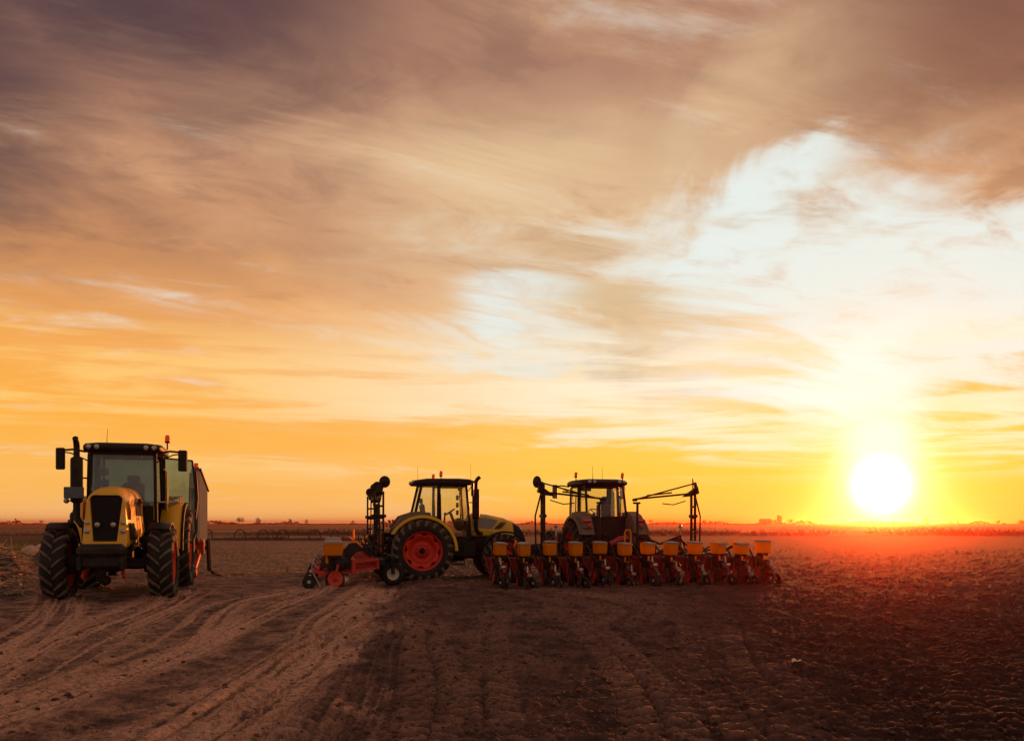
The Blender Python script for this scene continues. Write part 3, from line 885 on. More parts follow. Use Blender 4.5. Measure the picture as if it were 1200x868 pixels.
    hw = H[2][1] * P.get('flare', 1.0) + 0.006
    for sy in (-1, 1):
        for nm, poly, mt in P['side_panels']:
            m = U(); m.prism(poly, 'y', sy * hw, sy * (hw + 0.012)); m.build(nm, mt, hood)
        m = U()
        for (xa, za, xb, zb2) in P['louvres']:
            m.bar((xa, sy * (hw + 0.008), za), (xb, sy * (hw + 0.008), zb2), 0.02, 0.035)
        m.build('side_vent', 'steel', hood)
        m = U(); m.box((2.35, sy * 0.36, 1.22), (1.25, 0.06, 0.34), bev=0.02)
        m.tube([(1.8, sy * 0.4, 1.05), (2.3, sy * 0.42, 1.15), (2.9, sy * 0.38, 1.0)], 0.02, 6)
        m.build('engine_cover', 'steel', T)
    # --- front linkage and weight
    m = U()
    m.box((3.86, 0, 1.03), (0.42, 0.84, 0.26), bev=0.09)
    m.box((3.82, 0, 0.83), (0.36, 0.80, 0.20), bev=0.03)
    for sy in (-1, 1):
        m.box((3.82, sy * 0.36, 0.80), (0.5, 0.07, 0.24), bev=0.02)
        m.bar((3.4, sy * 0.25, 0.95), (3.75, sy * 0.25, 1.0), 0.12, 0.2, 0.02)
    m.tube([(3.65, -0.05, 0.75), (3.65, -0.05, 0.5), (3.45, 0, 0.45)], 0.10, 10)
    fwt = m.build('front_weight', 'cast', T)
    for sy in (-1, 1):
        m = U()
        m.bar((3.5, sy * 0.30, 0.72), (3.72, sy * 0.36, 0.52), 0.05, 0.10, 0.01)
        m.build('link_arm', 'red', T)
    # --- cab
    zc0, zc1 = 1.36, 3.07
    A0, A1 = (1.58, 0.67, zc0), (1.45, 0.63, zc1)
    B0, B1 = (0.52, 0.70, zc0), (0.55, 0.65, zc1)
    C0, C1 = (-0.22, 0.67, 2.02), (0.02, 0.63, zc1)
    m = U()
    Y = lambda p, sy: (p[0], sy * p[1], p[2])
    for sy in (-1, 1):
        m.bar(Y(A0, sy), Y(A1, sy), 0.075, 0.085, 0.02)
        m.bar(Y(B0, sy), Y(B1, sy), 0.07, 0.10, 0.02)
        m.bar(Y(C0, sy), Y(C1, sy), 0.07, 0.085, 0.02)
        m.bar((1.58, sy * 0.67, zc0), (0.52, sy * 0.70, zc0), 0.07, 0.09, 0.02)
        m.bar((0.52, sy * 0.70, 2.02), (-0.22, sy * 0.67, 2.02), 0.06, 0.08, 0.02)
        m.bar((1.45, sy * 0.63, zc1), (0.02, sy * 0.63, zc1), 0.06, 0.08, 0.02)
    for p, z in ((1.58, zc0), (1.452, zc1 - 0.02), (0.02, zc1 - 0.02), (-0.22, 2.02)):
        m.bar((p, -0.64, z), (p, 0.64, z), 0.07, 0.08, 0.02)
    m.box((1.50, 0, 1.66), (0.06, 1.22, 0.55), bev=0.02)             # firewall
    m.box((-0.20, 0, 1.68), (0.08, 1.26, 0.62), bev=0.02)
    m.build('cab_frame', 'black', T)
    m = U()
    secs = []
    for x, w, z0, z1 in ((-0.27, 0.60, 3.10, 3.16), (-0.20, 0.70, 3.06, 3.21), (0.2, 0.77, 3.05, 3.27), (1.2, 0.78, 3.05, 3.28), (1.56, 0.77, 3.07, 3.26), (1.68, 0.74, 3.09, 3.22), (1.72, 0.70, 3.12, 3.18)):
        secs.append([(x, -w, z0 + 0.03), (x, -w, z1 - 0.07), (x, -w + 0.05, z1 - 0.025), (x, -w * 0.6, z1), (x, w * 0.6, z1), (x, w - 0.05, z1 - 0.025), (x, w, z1 - 0.07), (x, w, z0 + 0.03), (x, w - 0.04, z0), (x, -w + 0.04, z0)])
    m.loft(secs)
    roof = m.build('roof', P['roof'], T)
    for (ly, ends) in P['roof_lamps']:
        for sy in (-1, 1):
            for x, dx in ends:
                m = U()
                m.lathe([(0, dx * 0.02), (0.035, dx * 0.017), (0.048, dx * 0.004), (0.054, 0.0), (0.054, -dx * 0.06), (0, -dx * 0.06)], (x, sy * ly, 3.155), 'x', 16)
                m.build('work_light', 'lamp', roof)
    def pane(name, quad, mt, parent):
        a, b, c, d = [Vector(q) for q in quad]
        nrm = (b - a).cross(d - a).normalized() * 0.006
        mm = U(); mm.put([tuple(p + nrm * k) for k in (-1, 1) for p in (a, b, c, d)],
                         [(3, 2, 1, 0), (4, 5, 6, 7), (0, 1, 5, 4), (1, 2, 6, 5), (2, 3, 7, 6), (3, 0, 4, 7)])
        return mm.build(name, mt, parent)
    G = P['glass']
    pane('windshield', [(1.52, -0.63, 1.92), (1.52, 0.63, 1.92), (1.455, 0.595, 3.04), (1.455, -0.595, 3.04)], G, T)
    pane('rear_window', [(-0.215, -0.62, 2.05), (-0.215, 0.62, 2.05), (0.015, 0.59, 3.04), (0.015, -0.59, 3.04)], G, T)
    for sy in (-1, 1):
        pane('side_window', [(0.48, sy * 0.69, 2.06), (-0.18, sy * 0.672, 2.06), (0.04, sy * 0.635, 3.03), (0.51, sy * 0.65, 3.03)], G, T)
    for sy in (-1, 1):
        op = P['door_open'] if sy > 0 else 0.0
        dr = bpy.data.objects.new('door', None); 
        # the door's own mesh: its thin frame, hinged at the middle pillar
        hx, hy = 0.57, 0.70
        mm = U()
        L = 0.96
        z0, z1, b0 = (1.10, 3.02, 0.0)
        fr = [(0.02, z1), (L - 0.10, z1), (L, 2.3), (L, 1.35), (L - 0.12, z0), (0.35, z0), (0.02, 1.75)]
        for i in range(len(fr)):
            p, q = fr[i], fr[(i + 1) % len(fr)]
            mm.bar((p[0], 0, p[1]), (q[0], 0, q[1]), 0.035, 0.05, 0.01, up=(0, 1, 0))
        bpy.data.objects.remove(dr)
        dr = mm.build('door', 'black', T, loc(hx, sy * hy, 0))
        dr.rotation_euler = (0, 0, op)
        if op == 0.0: dr.rotation_euler = (R(3.0) * sy * 0, 0, -sy * 0.02)
        mm = U(); mm.prism([(x, z) for x, z in fr], 'y', -0.005, 0.005); mm.build('door_glass', G, dr)
        mm = U(); mm.bar((L - 0.14, sy * 0.05, 1.75), (L - 0.14, sy * 0.05, 2.0), 0.03, 0.03, 0.008)
        mm.bar((L - 0.14, 0, 1.76), (L - 0.14, sy * 0.06, 1.76), 0.03, 0.03); mm.build('handle', 'black', dr)
        if op:
            mm = U(); mm.tube([(0.1, -0.04, 1.72), (0.3, -0.10, 1.66), (0.7, -0.10, 1.78), (L - 0.05, -0.06, 1.85)], 0.018, 8); mm.build('grab_rail', 'black', dr)
    # --- inside the cab
    m = U()
    m.box((0.38, 0, 1.72), (0.52, 0.52, 0.14), bev=0.05)
    m.box((0.36, 0, 1.52), (0.34, 0.36, 0.32), bev=0.04)
    st = m.build('seat', 'seat', T)
    m = U()
    m.box((0.12, 0, 2.12), (0.14, 0.48, 0.72), (0, -0.12, 0), 0.06)
    m.box((0.06, 0, 2.56), (0.10, 0.28, 0.18), (0, -0.12, 0), 0.04)
    m.build('seat_back', 'seat', st)
    for sy in (-1, 1):
        m = U(); m.box((0.42, sy * 0.34, 1.95), (0.42, 0.09, 0.07), bev=0.03); m.bar((0.22, sy * 0.33, 1.7), (0.26, sy * 0.34, 1.94), 0.05, 0.05)
        m.build('armrest', 'seat', st)
    m = U()
    m.box((1.30, 0, 1.80), (0.28, 0.62, 0.42), (0, -0.2, 0), 0.10)
    m.bar((1.20, 0, 1.7), (1.02, 0, 2.18), 0.09, 0.09, 0.02)
    m.build('dashboard', 'black', T)
    m = U()
    Rt = Matrix.Rotation(R(-35), 4, 'Y'); Rt.translation = Vector((1.0, 0, 2.2))
    ring = [[Rt @ Vector(((0.20 + 0.017 * math.cos(b)) * math.cos(a), (0.20 + 0.017 * math.cos(b)) * math.sin(a), 0.017 * math.sin(b))) for b in [2 * math.pi * j / 8 for j in range(8)]] for a in [2 * math.pi * i / 24 for i in range(25)]]
    m.loft(ring, False)
    for a in (0.5, 2.6, 4.7):
        m.bar(Rt @ Vector((0, 0, -0.02)), Rt @ Vector((0.2 * math.cos(a), 0.2 * math.sin(a), 0)), 0.03, 0.02)
    m.build('steering_wheel', 'black', T)
    m = U()
    m.tube([(1.28, -0.56, 1.7), (1.25, -0.54, 2.75)], 0.02, 8)
    for z in (2.18, 2.42, 2.66):
        m.box((1.18, -0.46, z), (0.06, 0.26, 0.16), bev=0.02)
    m.tube([(0.70, -0.50, 1.5), (0.78, -0.48, 2.1)], 0.03, 8)
    m.lathe([(0, -0.05), (0.045, -0.03), (0.045, 0.03), (0, 0.05)], (0.79, -0.48, 2.14), 'z', 10)
    m.build('monitor_stand', 'black', T)
    m = U(); m.box((1.36, 0.18, 2.98), (0.10, 0.36, 0.13), bev=0.02); m.build('radio_console', 'black', T)
    # --- exhaust and lamp plate on the right front pillar
    m = U()
    ex, ey = 1.72, -0.86
    m.tube([(ex + 0.25, -0.4, 1.5), (ex + 0.1, -0.75, 1.52), (ex, ey, 1.66), (ex, ey, 2.0)], 0.07, 12)
    m.lathe([(0.06, 1.96), (0.115, 2.0), (0.12, 2.05), (0.12, 2.86), (0.115, 2.90), (0.06, 2.94)], (ex, ey, 0), 'z', 18)
    m.tube([(ex, ey, 2.92), (ex, ey, 3.10), (ex + 0.01, ey, 3.18), (ex + 0.06, ey, 3.26), (ex + 0.13, ey, 3.31)], [0.062, 0.062, 0.062, 0.06, 0.058], 12)
    m.bar((ex, ey, 2.5), (1.50, -0.66, 2.5), 0.04, 0.03)
    m.build('exhaust_pipe', 'steel', T)
    if P['plate']:
        m = U(); m.box((ex + 0.16, ey - 0.02, 2.18), (0.035, 0.38, 0.24), bev=0.012)
        m.bar((ex + 0.12, ey, 2.1), (ex + 0.16, ey, 2.1), 0.05, 0.05)
        m.build('lamp_plate', 'blueplate', T)
        for sy in (-1, 1):
            m = U(); m.bar((1.55, sy * 0.68, 2.0), (1.6, sy * 1.05, 2.02), 0.03, 0.03); m.lathe([(0, 0.05), (0.05, 0.04), (0.06, 0), (0.05, -0.03), (0, -0.04)], (1.64, sy * 1.07, 2.02), 'x', 14)
            m.build('indicator_lamp', 'lamp', T)
    # --- mirrors
    for sy in (-1, 1):
        m = U()
        m.tube([(1.5, sy * 0.72, 3.06), (1.56, sy * 0.95, 3.10), (1.56, sy * 1.15, 3.08)], 0.022, 8)
        m.tube([(1.5, sy * 0.66, 2.86), (1.56, sy * 1.0, 3.02), (1.56, sy * 1.13, 3.04)], 0.014, 6)
        a = m.build('mirror_arm', 'black', T)
        m = U()
        m.box((1.56, sy * 1.20, 2.90), (0.07, 0.19, 0.46), (0, 0, sy * 0.25), 0.025)
        mh = m.build('mirror', 'black', T)
        m = U(); m.box((1.518, sy * 1.205, 2.90), (0.008, 0.16, 0.40), (0, 0, sy * 0.25), 0.0)
        m.build('mirror_glass', 'silver', mh)
    # --- beacons, aerials
    for bx, by, up in P['beacons']:
        m = U()
        m.tube([(bx, by, 3.2), (bx, by, 3.26 + up)], 0.018, 8)
        m.lathe([(0, 0.0), (0.055, 0.0), (0.055, 0.035), (0, 0.035)], (bx, by, 3.25 + up), 'z', 14)
        bc = m.build('beacon', 'black', T)
        m = U(); m.lathe([(0.052, 0.0), (0.054, 0.06), (0.045, 0.12), (0.02, 0.145), (0, 0.148)], (bx, by, 3.286 + up), 'z', 16)
        m.build('beacon_lens', 'amber', bc)
    for ax, ay, ah in P['aerials']:
        m = U(); m.tube([(ax, ay, 3.2), (ax, ay, 3.28 + ah * 0.3), (ax - 0.01, ay + 0.012, 3.26 + ah)], [0.012, 0.006, 0.004], 6); m.build('aerial', 'black', T)
    # --- steps, tanks, rear hitch
    for sy in (-1, 1):
        m = U(); m.box((1.35, sy * 0.52, 1.0), (0.92, 0.40, 0.58), bev=0.08); m.build('fuel_tank', 'black', T)
        m = U()
        for i, z in enumerate((0.55, 0.83, 1.11)):
            m.box((1.15, sy * (0.84 - 0.03 * i), z), (0.42, 0.20, 0.035), bev=0.01)
        for dx in (-0.2, 0.2):
            m.bar((1.15 + dx, sy * 0.86, 0.55), (1.15 + dx, sy * 0.74, 1.34), 0.03, 0.05)
        m.build('steps', 'steel', T)
        m = U(); m.tube([(0.62, sy * 0.75, 1.5), (0.62, sy * 0.79, 1.6), (0.60, sy * 0.77, 2.7), (0.60, sy * 0.70, 2.78)], 0.018, 8)
        m.build('pillar_rail', P['rail'], T)  # added tube; its yellow on the front tractor stands for the lit pillar
    m = U()
    for sy in (-1, 1):
        m.bar((-0.2, sy * 0.32, 0.62), (-1.15, sy * 0.45, 0.55), 0.06, 0.10, 0.015)
        m.bar((-0.25, sy * 0.30, 1.25), (-0.85, sy * 0.40, 1.15), 0.06, 0.10, 0.015)
        m.tube([(-0.82, sy * 0.41, 1.12), (-0.85, sy * 0.42, 0.6)], 0.03, 8)
        m.tube([(-0.35, sy * 0.22, 1.5), (-0.9, sy * 0.25, 1.3), (-1.3, sy * 0.2, 1.2)], 0.018, 6)
    m.bar((-0.3, 0, 1.15), (-1.1, 0, 1.0), 0.06, 0.06, 0.01)
    m.box((-0.45, 0, 0.55), (0.5, 0.3, 0.14), bev=0.03)
    m.box((-0.42, 0.12, 1.36), (0.22, 0.5, 0.22), bev=0.03)
    m.build('rear_hitch', 'steel', T)
    return T

LAMP2 = [(1.715, 1), (-0.265, -1)]
HOOD_A = [(1.60, 0.385, 1.30, 2.32), (2.3, 0.385, 1.25, 2.30), (3.0, 0.378, 1.18, 2.28), (3.30, 0.370, 1.12, 2.25, 0.08), (3.50, 0.360, 1.09, 2.22, 0.14), (3.58, 0.345, 1.09, 2.18, 0.15)]
T1 = dict(s=1.0, flare=1.10, wb=2.75, rR=0.95, wR=0.60, tR=0.96, rF=0.735, wF=0.46, tF=0.95, rim='redrim', paint='yellow', fender='yellow', trim='black', roof='black', glass='glass',
          hood=HOOD_A, face=dict(z0=1.20, z1=2.09, w0=0.21, w1=0.30, lamps=[(0.14, 1.52, 0.042), (0.315, 1.56, 0.040), (0.315, 1.40, 0.046)]),
          side_panels=[('orange_panel', [(3.02, 1.62), (3.12, 2.0), (3.34, 1.98), (3.38, 1.62)], 'orange'), ('lower_panel', [(2.75, 1.22), (2.95, 1.56), (3.38, 1.56), (3.42, 1.22)], 'black')],
          louvres=[(1.8 + 0.14 * i, 1.7, 1.9 + 0.14 * i, 2.05) for i in range(7)], door_open=R(140), plate=True,
          roof_lamps=[(0.64, [(1.715, 1)]), (0.48, [(1.715, 1)])], beacons=[(0.75, 0.80, 0.10)], aerials=[(0.9, -0.42, 0.36)], rail='yellow')
HOOD_B = [(1.60, 0.40, 1.42, 2.18), (2.2, 0.40, 1.42, 2.13), (2.75, 0.39, 1.40, 2.02), (3.10, 0.38, 1.30, 1.90, 0.05), (3.35, 0.355, 1.22, 1.77, 0.15), (3.46, 0.31, 1.22, 1.66, 0.2)]
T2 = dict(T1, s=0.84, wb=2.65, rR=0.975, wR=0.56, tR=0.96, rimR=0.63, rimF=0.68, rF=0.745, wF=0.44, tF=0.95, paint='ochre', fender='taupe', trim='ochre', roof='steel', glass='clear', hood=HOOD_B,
          face=dict(z0=1.28, z1=1.60, w0=0.24, w1=0.28, lamps=[(0.2, 1.45, 0.05)]), nose_dark=[((3.06, 0.384, 1.32, 1.914, 0.05), (3.35, 0.358, 1.22, 1.775, 0.15)), ((3.35, 0.358, 1.22, 1.775, 0.15), (3.465, 0.312, 1.22, 1.665, 0.2))],
          side_panels=[('grey_panel', [(1.70, 1.72), (1.70, 2.04), (2.30, 1.99), (2.52, 1.93), (2.30, 1.66)], 'greypanel'), ('dark_stripe', [(1.65, 1.53), (1.65, 1.60), (2.3, 1.55), (2.75, 1.44), (2.3, 1.46)], 'taupe')],
          louvres=[(2.42 + 0.07 * i, 1.66, 2.64 + 0.07 * i, 1.88) for i in range(3)], door_open=0.0, plate=False,
          roof_lamps=[(0.58, LAMP2), (0.42, [(-0.265, -1)])], beacons=[(0.62, -0.74, 0.07), (0.55, 0.74, 0.05)], aerials=[(1.62, -0.5, 0.5), (0.0, 0.4, 0.42)], rail='steel')

def place(o, x, y, rz, sink=0.02):
    o.location = (x, y, -sink); o.rotation_euler = (0, 0, rz)
    return o
t = make_tractor('tractor', T1)
tag(t, 'yellow tractor facing the camera with black grille, open cab door and big lugged tyres', 'tractor', 'tractors standing on the field')
place(t, -8.72, 19.69, R(-74.3), 0.045)
t = make_tractor('tractor', T2)
tag(t, 'dusty yellow tractor parked side-on with a large red rear wheel', 'tractor', 'tractors standing on the field')
place(t, -2.53, 23.25, R(12), 0.04)
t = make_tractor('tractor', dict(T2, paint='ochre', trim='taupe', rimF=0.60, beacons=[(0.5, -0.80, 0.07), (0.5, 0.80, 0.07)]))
tag(t, 'tractor seen from behind with dusty shaded fenders and red tail lights', 'tractor', 'tractors standing on the field')
place(t, 2.5, 23.05, R(90 + 13.5), 0.04)

# ------------------------------------------------------------------ seed planters
PITCH, ROWS = 0.624, 12
def make_row_unit(parent, y):
    """one seeding unit; x points to the tractor"""
    m = MB()
    for sy in (-1, 1):                                                # parallel arms
        m.bar((-0.02, sy * 0.10, 0.66), (-0.52, sy * 0.10, 0.60), 0.022, 0.05, 0.006)
        m.bar((-0.02, sy * 0.10, 0.46), (-0.52, sy * 0.10, 0.40), 0.022, 0.045, 0.006)
    m.box((-0.54, 0, 0.50), (0.10, 0.26, 0.36), bev=0.015)
    m.bar((-0.50, 0, 0.42), (-1.35, 0, 0.30), 0.07, 0.10, 0.01)
    m.bar((-1.20, 0.0, 0.34), (-1.52, 0.0, 0.42), 0.06, 0.09, 0.01)
    m.box((-1.36, 0.05, 0.46), (0.10, 0.07, 0.12), (0, 0.5, 0), 0.02)
    m.bar((-0.90, 0.14, 0.56), (-0.98, 0.20, 0.22), 0.03, 0.06, 0.006)
    m.bar((-0.90, -0.14, 0.56), (-0.98, -0.20, 0.22), 0.03, 0.06, 0.006)
    m.box((0.02, 0, 0.56), (0.06, 0.24, 0.24), bev=0.012)
    m.bar((-0.1, 0.19, 0.72), (-0.75, 0.175, 0.30), 0.018, 0.04, 0.005)
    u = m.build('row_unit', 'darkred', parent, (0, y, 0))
    m = MB()
    rr = []
    for z, a, b in ((0.765, 0.105, 0.17), (0.79, 0.112, 0.20), (0.84, 0.115, 0.21), (1.03, 0.119, 0.218), (1.045, 0.123, 0.222)):
        rr.append([(-1.0 + b * px, a * py, z) for px, py in ((-1, -0.8), (-0.9, -1), (0.9, -1), (1, -0.8), (1, 0.8), (0.9, 1), (-0.9, 1), (-1, 0.8))])
    m.loft(rr, True, True, False)
    m.build('hopper', 'hopper', u)
    m = MB()
    rr = [[(-1.0 + b * px, a * py, z) for px, py in ((-1, -0.8), (-0.9, -1), (0.9, -1), (1, -0.8), (1, 0.8), (0.9, 1), (-0.9, 1), (-1, 0.8))]
          for z, a, b in ((1.047, 0.125, 0.224), (1.068, 0.125, 0.224), (1.09, 0.10, 0.19), (1.097, 0.06, 0.14))]
    m.loft(rr, True, True, False)
    m.build('hopper_lid', 'lid', u)
    m = MB()
    m.prism([(-0.60, 0.62), (-0.66, 0.66), (-1.22, 0.60), (-1.25, 0.52), (-0.95, 0.40), (-0.60, 0.36)], 'y', -0.035, 0.035)
    m.box((-0.98, 0, 0.73), (0.30, 0.16, 0.07), bev=0.01)
    m.lathe([(0, -0.075), (0.15, -0.07), (0.165, -0.03), (0.165, 0.03), (0.15, 0.07), (0, 0.075)], (-0.86, 0.0, 0.56), n=22)
    m.tube([(-0.7, 0.08, 0.62), (-0.5, 0.1, 0.85), (-0.2, 0.06, 0.95), (0.0, 0.0, 0.78)], 0.024, 8)
    m.bar((-1.02, 0.05, 0.72), (-1.12, 0.05, 0.42), 0.05, 0.05, 0.01)
    m.tube([(-1.32, 0.03, 0.40), (-1.18, 0.03, 0.58)], 0.028, 8)
    m.build('seed_meter', 'steel', u)
    m = MB()
    m.box((-1.16, 0.045, 0.665), (0.05, 0.025, 0.12), bev=0.006)
    m.box((-1.15, -0.03, 0.60), (0.06, 0.045, 0.05), bev=0.01)
    m.build('seed_chute', 'hopper', u)
    for sy in (-1, 1):                                                # gauge wheels with red discs
        m = MB()
        m.cur = 0
        m.lathe([(0.165, -0.045), (0.205, -0.05), (0.225, -0.025), (0.225, 0.025), (0.205, 0.05), (0.165, 0.045), (0.165, -0.045)], n=28)
        gw = m.build('gauge_wheel', 'rubber', u, (-0.97, sy * 0.105, 0.218))
        gw.rotation_euler = (R(6) * sy, 0, -R(8) * sy)
        m = MB()
        m.lathe([(0, sy * 0.055), (0.03, sy * 0.055), (0.035, sy * 0.04), (0.09, sy * 0.02), (0.155, sy * 0.046), (0.178, sy * 0.053), (0.178, sy * 0.02), (0, sy * 0.0)], n=28)
        for k in range(5):
            a = 2 * math.pi * k / 5
            m.lathe([(0, sy * 0.04), (0.012, sy * 0.04), (0.012, 0)], (0.06 * math.cos(a), 0, 0.06 * math.sin(a)), n=6)
        d = m.build('wheel_disc', 'redrim', u, (-0.97, sy * 0.105, 0.218)); d.rotation_euler = gw.rotation_euler
        m = MB()                                                      # closing wheels in a V at the back
        m.lathe([(0.05, -0.022), (0.13, -0.025), (0.155, -0.012), (0.155, 0.012), (0.13, 0.025), (0.05, 0.022), (0.05, -0.022)], n=22)
        cw = m.build('closing_wheel', 'rubber', u, (-1.56, sy * 0.085, 0.15)); cw.rotation_euler = (R(20) * sy, 0, 0)
        m = MB(); m.lathe([(0, 0.034), (0.03, 0.034), (0.055, 0.015), (0.055, -0.015), (0.03, -0.034), (0, -0.034)], n=14)
        h = m.build('wheel_hub', 'silver', u, (-1.56, sy * 0.085, 0.15)); h.rotation_euler = cw.rotation_euler
    m = MB()
    m.tube([(-1.34, 0.0, 0.46), (-1.46, 0.04, 0.60)], 0.016, 6); m.tube([(-1.46, 0.04, 0.60), (-1.50, 0.05, 0.46)], 0.02, 8)
    m.box((-1.52, 0, 0.40), (0.09, 0.11, 0.07), bev=0.015)
    m.bar((-1.30, -0.04, 0.05), (-1.50, 0.0, 0.42), 0.03, 0.03)
    m.build('depth_lever', 'silver', u)
    m = MB()
    m.lathe([(0, -0.02), (0.03, -0.02), (0.19, -0.003), (0.19, 0.003), (0.03, 0.02), (0, 0.02)], (-0.80, 0.02, 0.175), n=26)
    m.build('opener_disc', 'silver', u)
    return u

def make_planter():
    T = empty('seed_planter')
    half = PITCH * (ROWS - 1) / 2
    m = MB()
    m.box((0.12, 0, 0.60), (0.14, 2 * half + 0.34, 0.14), bev=0.012)
    m.box((0.40, 0, 0.66), (0.10, 2 * half - 0.5, 0.10), bev=0.01)
    for y in (-2.6, -1.3, -0.45, 0.45, 1.3, 2.6):
        m.box((0.26, y, 0.63), (0.24, 0.08, 0.10), bev=0.01)
    m.build('toolbar', 'steel', T)
    m = MB()                                                          # hitch tower
    for sy in (-1, 1):
        m.bar((0.42, sy * 0.42, 0.66), (0.62, sy * 0.08, 1.22), 0.08, 0.10, 0.01)
        m.bar((0.42, sy * 0.42, 0.60), (0.66, sy * 0.40, 0.48), 0.10, 0.12, 0.01)
        m.bar((0.62, sy * 0.08, 1.22), (0.15, sy * 0.2, 0.66), 0.05, 0.06, 0.01)
    m.build('hitch_frame', 'steel', T)
    for i in range(ROWS):
        if i == 0:
            proto = make_row_unit(T, -half)
        else:
            c = copy_tree(proto, T); c.location = (0, -half + PITCH * i, 0)
            c.rotation_euler = (R(random.uniform(-1.2, 1.2)), R(random.uniform(-1.5, 1.0)), R(random.uniform(-1.5, 1.5)))
            for h in c.children:
                if h.name.startswith('hopper_lid'): h.rotation_euler = (R(random.uniform(-2, 2)), R(random.uniform(-3, 1)), 0)
                elif h.name.startswith('gauge') or h.name.startswith('closing'): h.rotation_euler[1] = random.uniform(0, 6)
                elif h.name.startswith('depth'): h.rotation_euler = (R(random.uniform(-4, 4)), R(random.uniform(-5, 5)), 0)
    for y in (-2.75, -1.45, 1.45, 2.75):                               # carrying wheels
        m = MB()
        m.lathe([(0.15, -0.09), (0.22, -0.10), (0.265, -0.085), (0.285, -0.05), (0.285, 0.05), (0.265, 0.085), (0.22, 0.10), (0.15, 0.09), (0.15, -0.09)], n=30)
        for k in range(22):
            a = 2 * math.pi * k / 22
            m.box((0.284 * math.cos(a), 0, 0.284 * math.sin(a)), (0.016, 0.13, 0.035), (0, -a, 0), 0.004)
        w = m.build('support_wheel', 'rubber', T, (0.42, y, 0.28))
        m = MB()
        for sy in (-1, 1):
            m.lathe([(0, sy * 0.075), (0.035, sy * 0.075), (0.045, sy * 0.05), (0.10, sy * 0.045), (0.14, sy * 0.075), (0.158, sy * 0.08), (0.158, sy * 0.0), (0, 0)], n=26)
            for k in range(5):
                a = 2 * math.pi * k / 5
                m.lathe([(0, sy * 0.07), (0.012, sy * 0.07), (0.012, sy * 0.03)], (0.072 * math.cos(a), 0, 0.072 * math.sin(a)), n=6)
        m.build('wheel_rim', 'white', w)
        m = MB()
        for sy in (-1, 1): m.bar((0.42, y + sy * 0.13, 0.28), (0.40, y + sy * 0.13, 0.66), 0.03, 0.09, 0.008)
        m.box((0.40, y, 0.70), (0.14, 0.34, 0.06), bev=0.01)
        m.build('wheel_bracket', 'steel', T)
    for sy in (-1, 1):                                                 # row marker on each side, folded up
        yb = sy * 2.05
        m = MB()
        for dx in (-0.11, 0.11):
            m.bar((0.12 + dx, yb, 0.66), (0.12 + dx, yb, 2.32), 0.05, 0.06, 0.006)
        for z in (0.95, 1.35, 1.65, 1.95):
            m.bar((0.02, yb, z), (0.24, yb, z), 0.05, 0.05, 0.006)
        m.tube([(0.12, yb + sy * 0.02, 2.38), (0.12, yb + sy * 0.20, 1.70), (0.12, yb + sy * 0.18, 0.66)], 0.022, 8)
        m.box((0.12, yb, 1.70), (0.36, 0.10, 0.08), bev=0.01)
        m.prism([(yb - 0.08, 2.22), (yb - 0.30 * sy * sy, 2.20), (yb + 0.10, 2.48), (yb + 0.14, 2.30)] if sy > 0 else [(yb + 0.08, 2.22), (yb + 0.30, 2.20), (yb - 0.10, 2.48), (yb - 0.14, 2.30)], 'x', 0.04, 0.20)
        m.build('marker_tower', 'steel', T)
        m = MB()
        p1 = (0.12, sy * 0.42, 2.14)
        m.bar((0.12, yb, 2.30), p1, 0.042, 0.048, 0.006)
        m.tube([(0.16, yb - sy * 0.2, 2.10), (0.16, yb - sy * 0.55, 2.00), (0.16, yb - sy * 0.85, 2.03)], 0.014, 6)
        m.bar((0.24, sy * 0.42, 2.12), (0.24, sy * 2.12, 2.56), 0.032, 0.036, 0.005)
        m.bar((0.02, sy * 0.42, 2.12), (0.24, sy * 0.42, 2.12), 0.06, 0.07, 0.01)
        m.tube([(0.24, sy * 0.8, 2.24), (0.24, sy * 1.5, 2.32)], 0.02, 8)
        m.build('marker_arm', 'steel', T)
        m = MB()
        c = (0.24, sy * 2.14, 2.56)
        m.lathe([(0, 0.0), (0.05, 0.01), (0.14, 0.03), (0.15, 0.035), (0.15, 0.05), (0.05, 0.03), (0.03, 0.05), (0, 0.05)], n=24)
        m.lathe([(0, -0.06), (0.04, -0.055), (0.045, 0.0)], n=14)
        d = m.build('marker_disc', 'steel', T, c); d.rotation_euler = (0, 0, R(28) * sy)
        m = MB()
        m.lathe([(0.07, -0.03), (0.11, -0.032), (0.125, -0.015), (0.125, 0.015), (0.11, 0.032), (0.07, 0.03), (0.07, -0.03)], n=22)
        m.lathe([(0, -0.02), (0.07, -0.02), (0.07, 0.02), (0, 0.02)], n=16)
        d = m.build('marker_wheel', 'rubber', T, (0.08, sy * 2.10, 2.44)); d.rotation_euler = (0, 0, R(20) * sy)
        m = MB()                                                       # rest post
        m.tube([(0.20, sy * 0.52, 0.66), (0.20, sy * 0.52, 2.02)], 0.035, 8)
        m.bar((0.20, sy * 0.60, 2.04), (0.20, sy * 0.40, 2.04), 0.05, 0.05, 0.008)
        m.build('rest_post', 'steel', T)
    m = MB()                                                           # hoses sagging between the units
    random.seed(5)
    for i in range(ROWS - 1):
        y = -half + PITCH * i
        for k in range(2):
            a, b = random.uniform(0.85, 1.02), random.uniform(0.74, 0.9)
            m.tube([(-0.15 + 0.1 * k, y, 0.72), (-0.12 + 0.12 * k, y + 0.16, a), (-0.02, y + 0.4, b), (0.05 + 0.06 * k, y + 0.6, 0.72)], 0.022, 7)
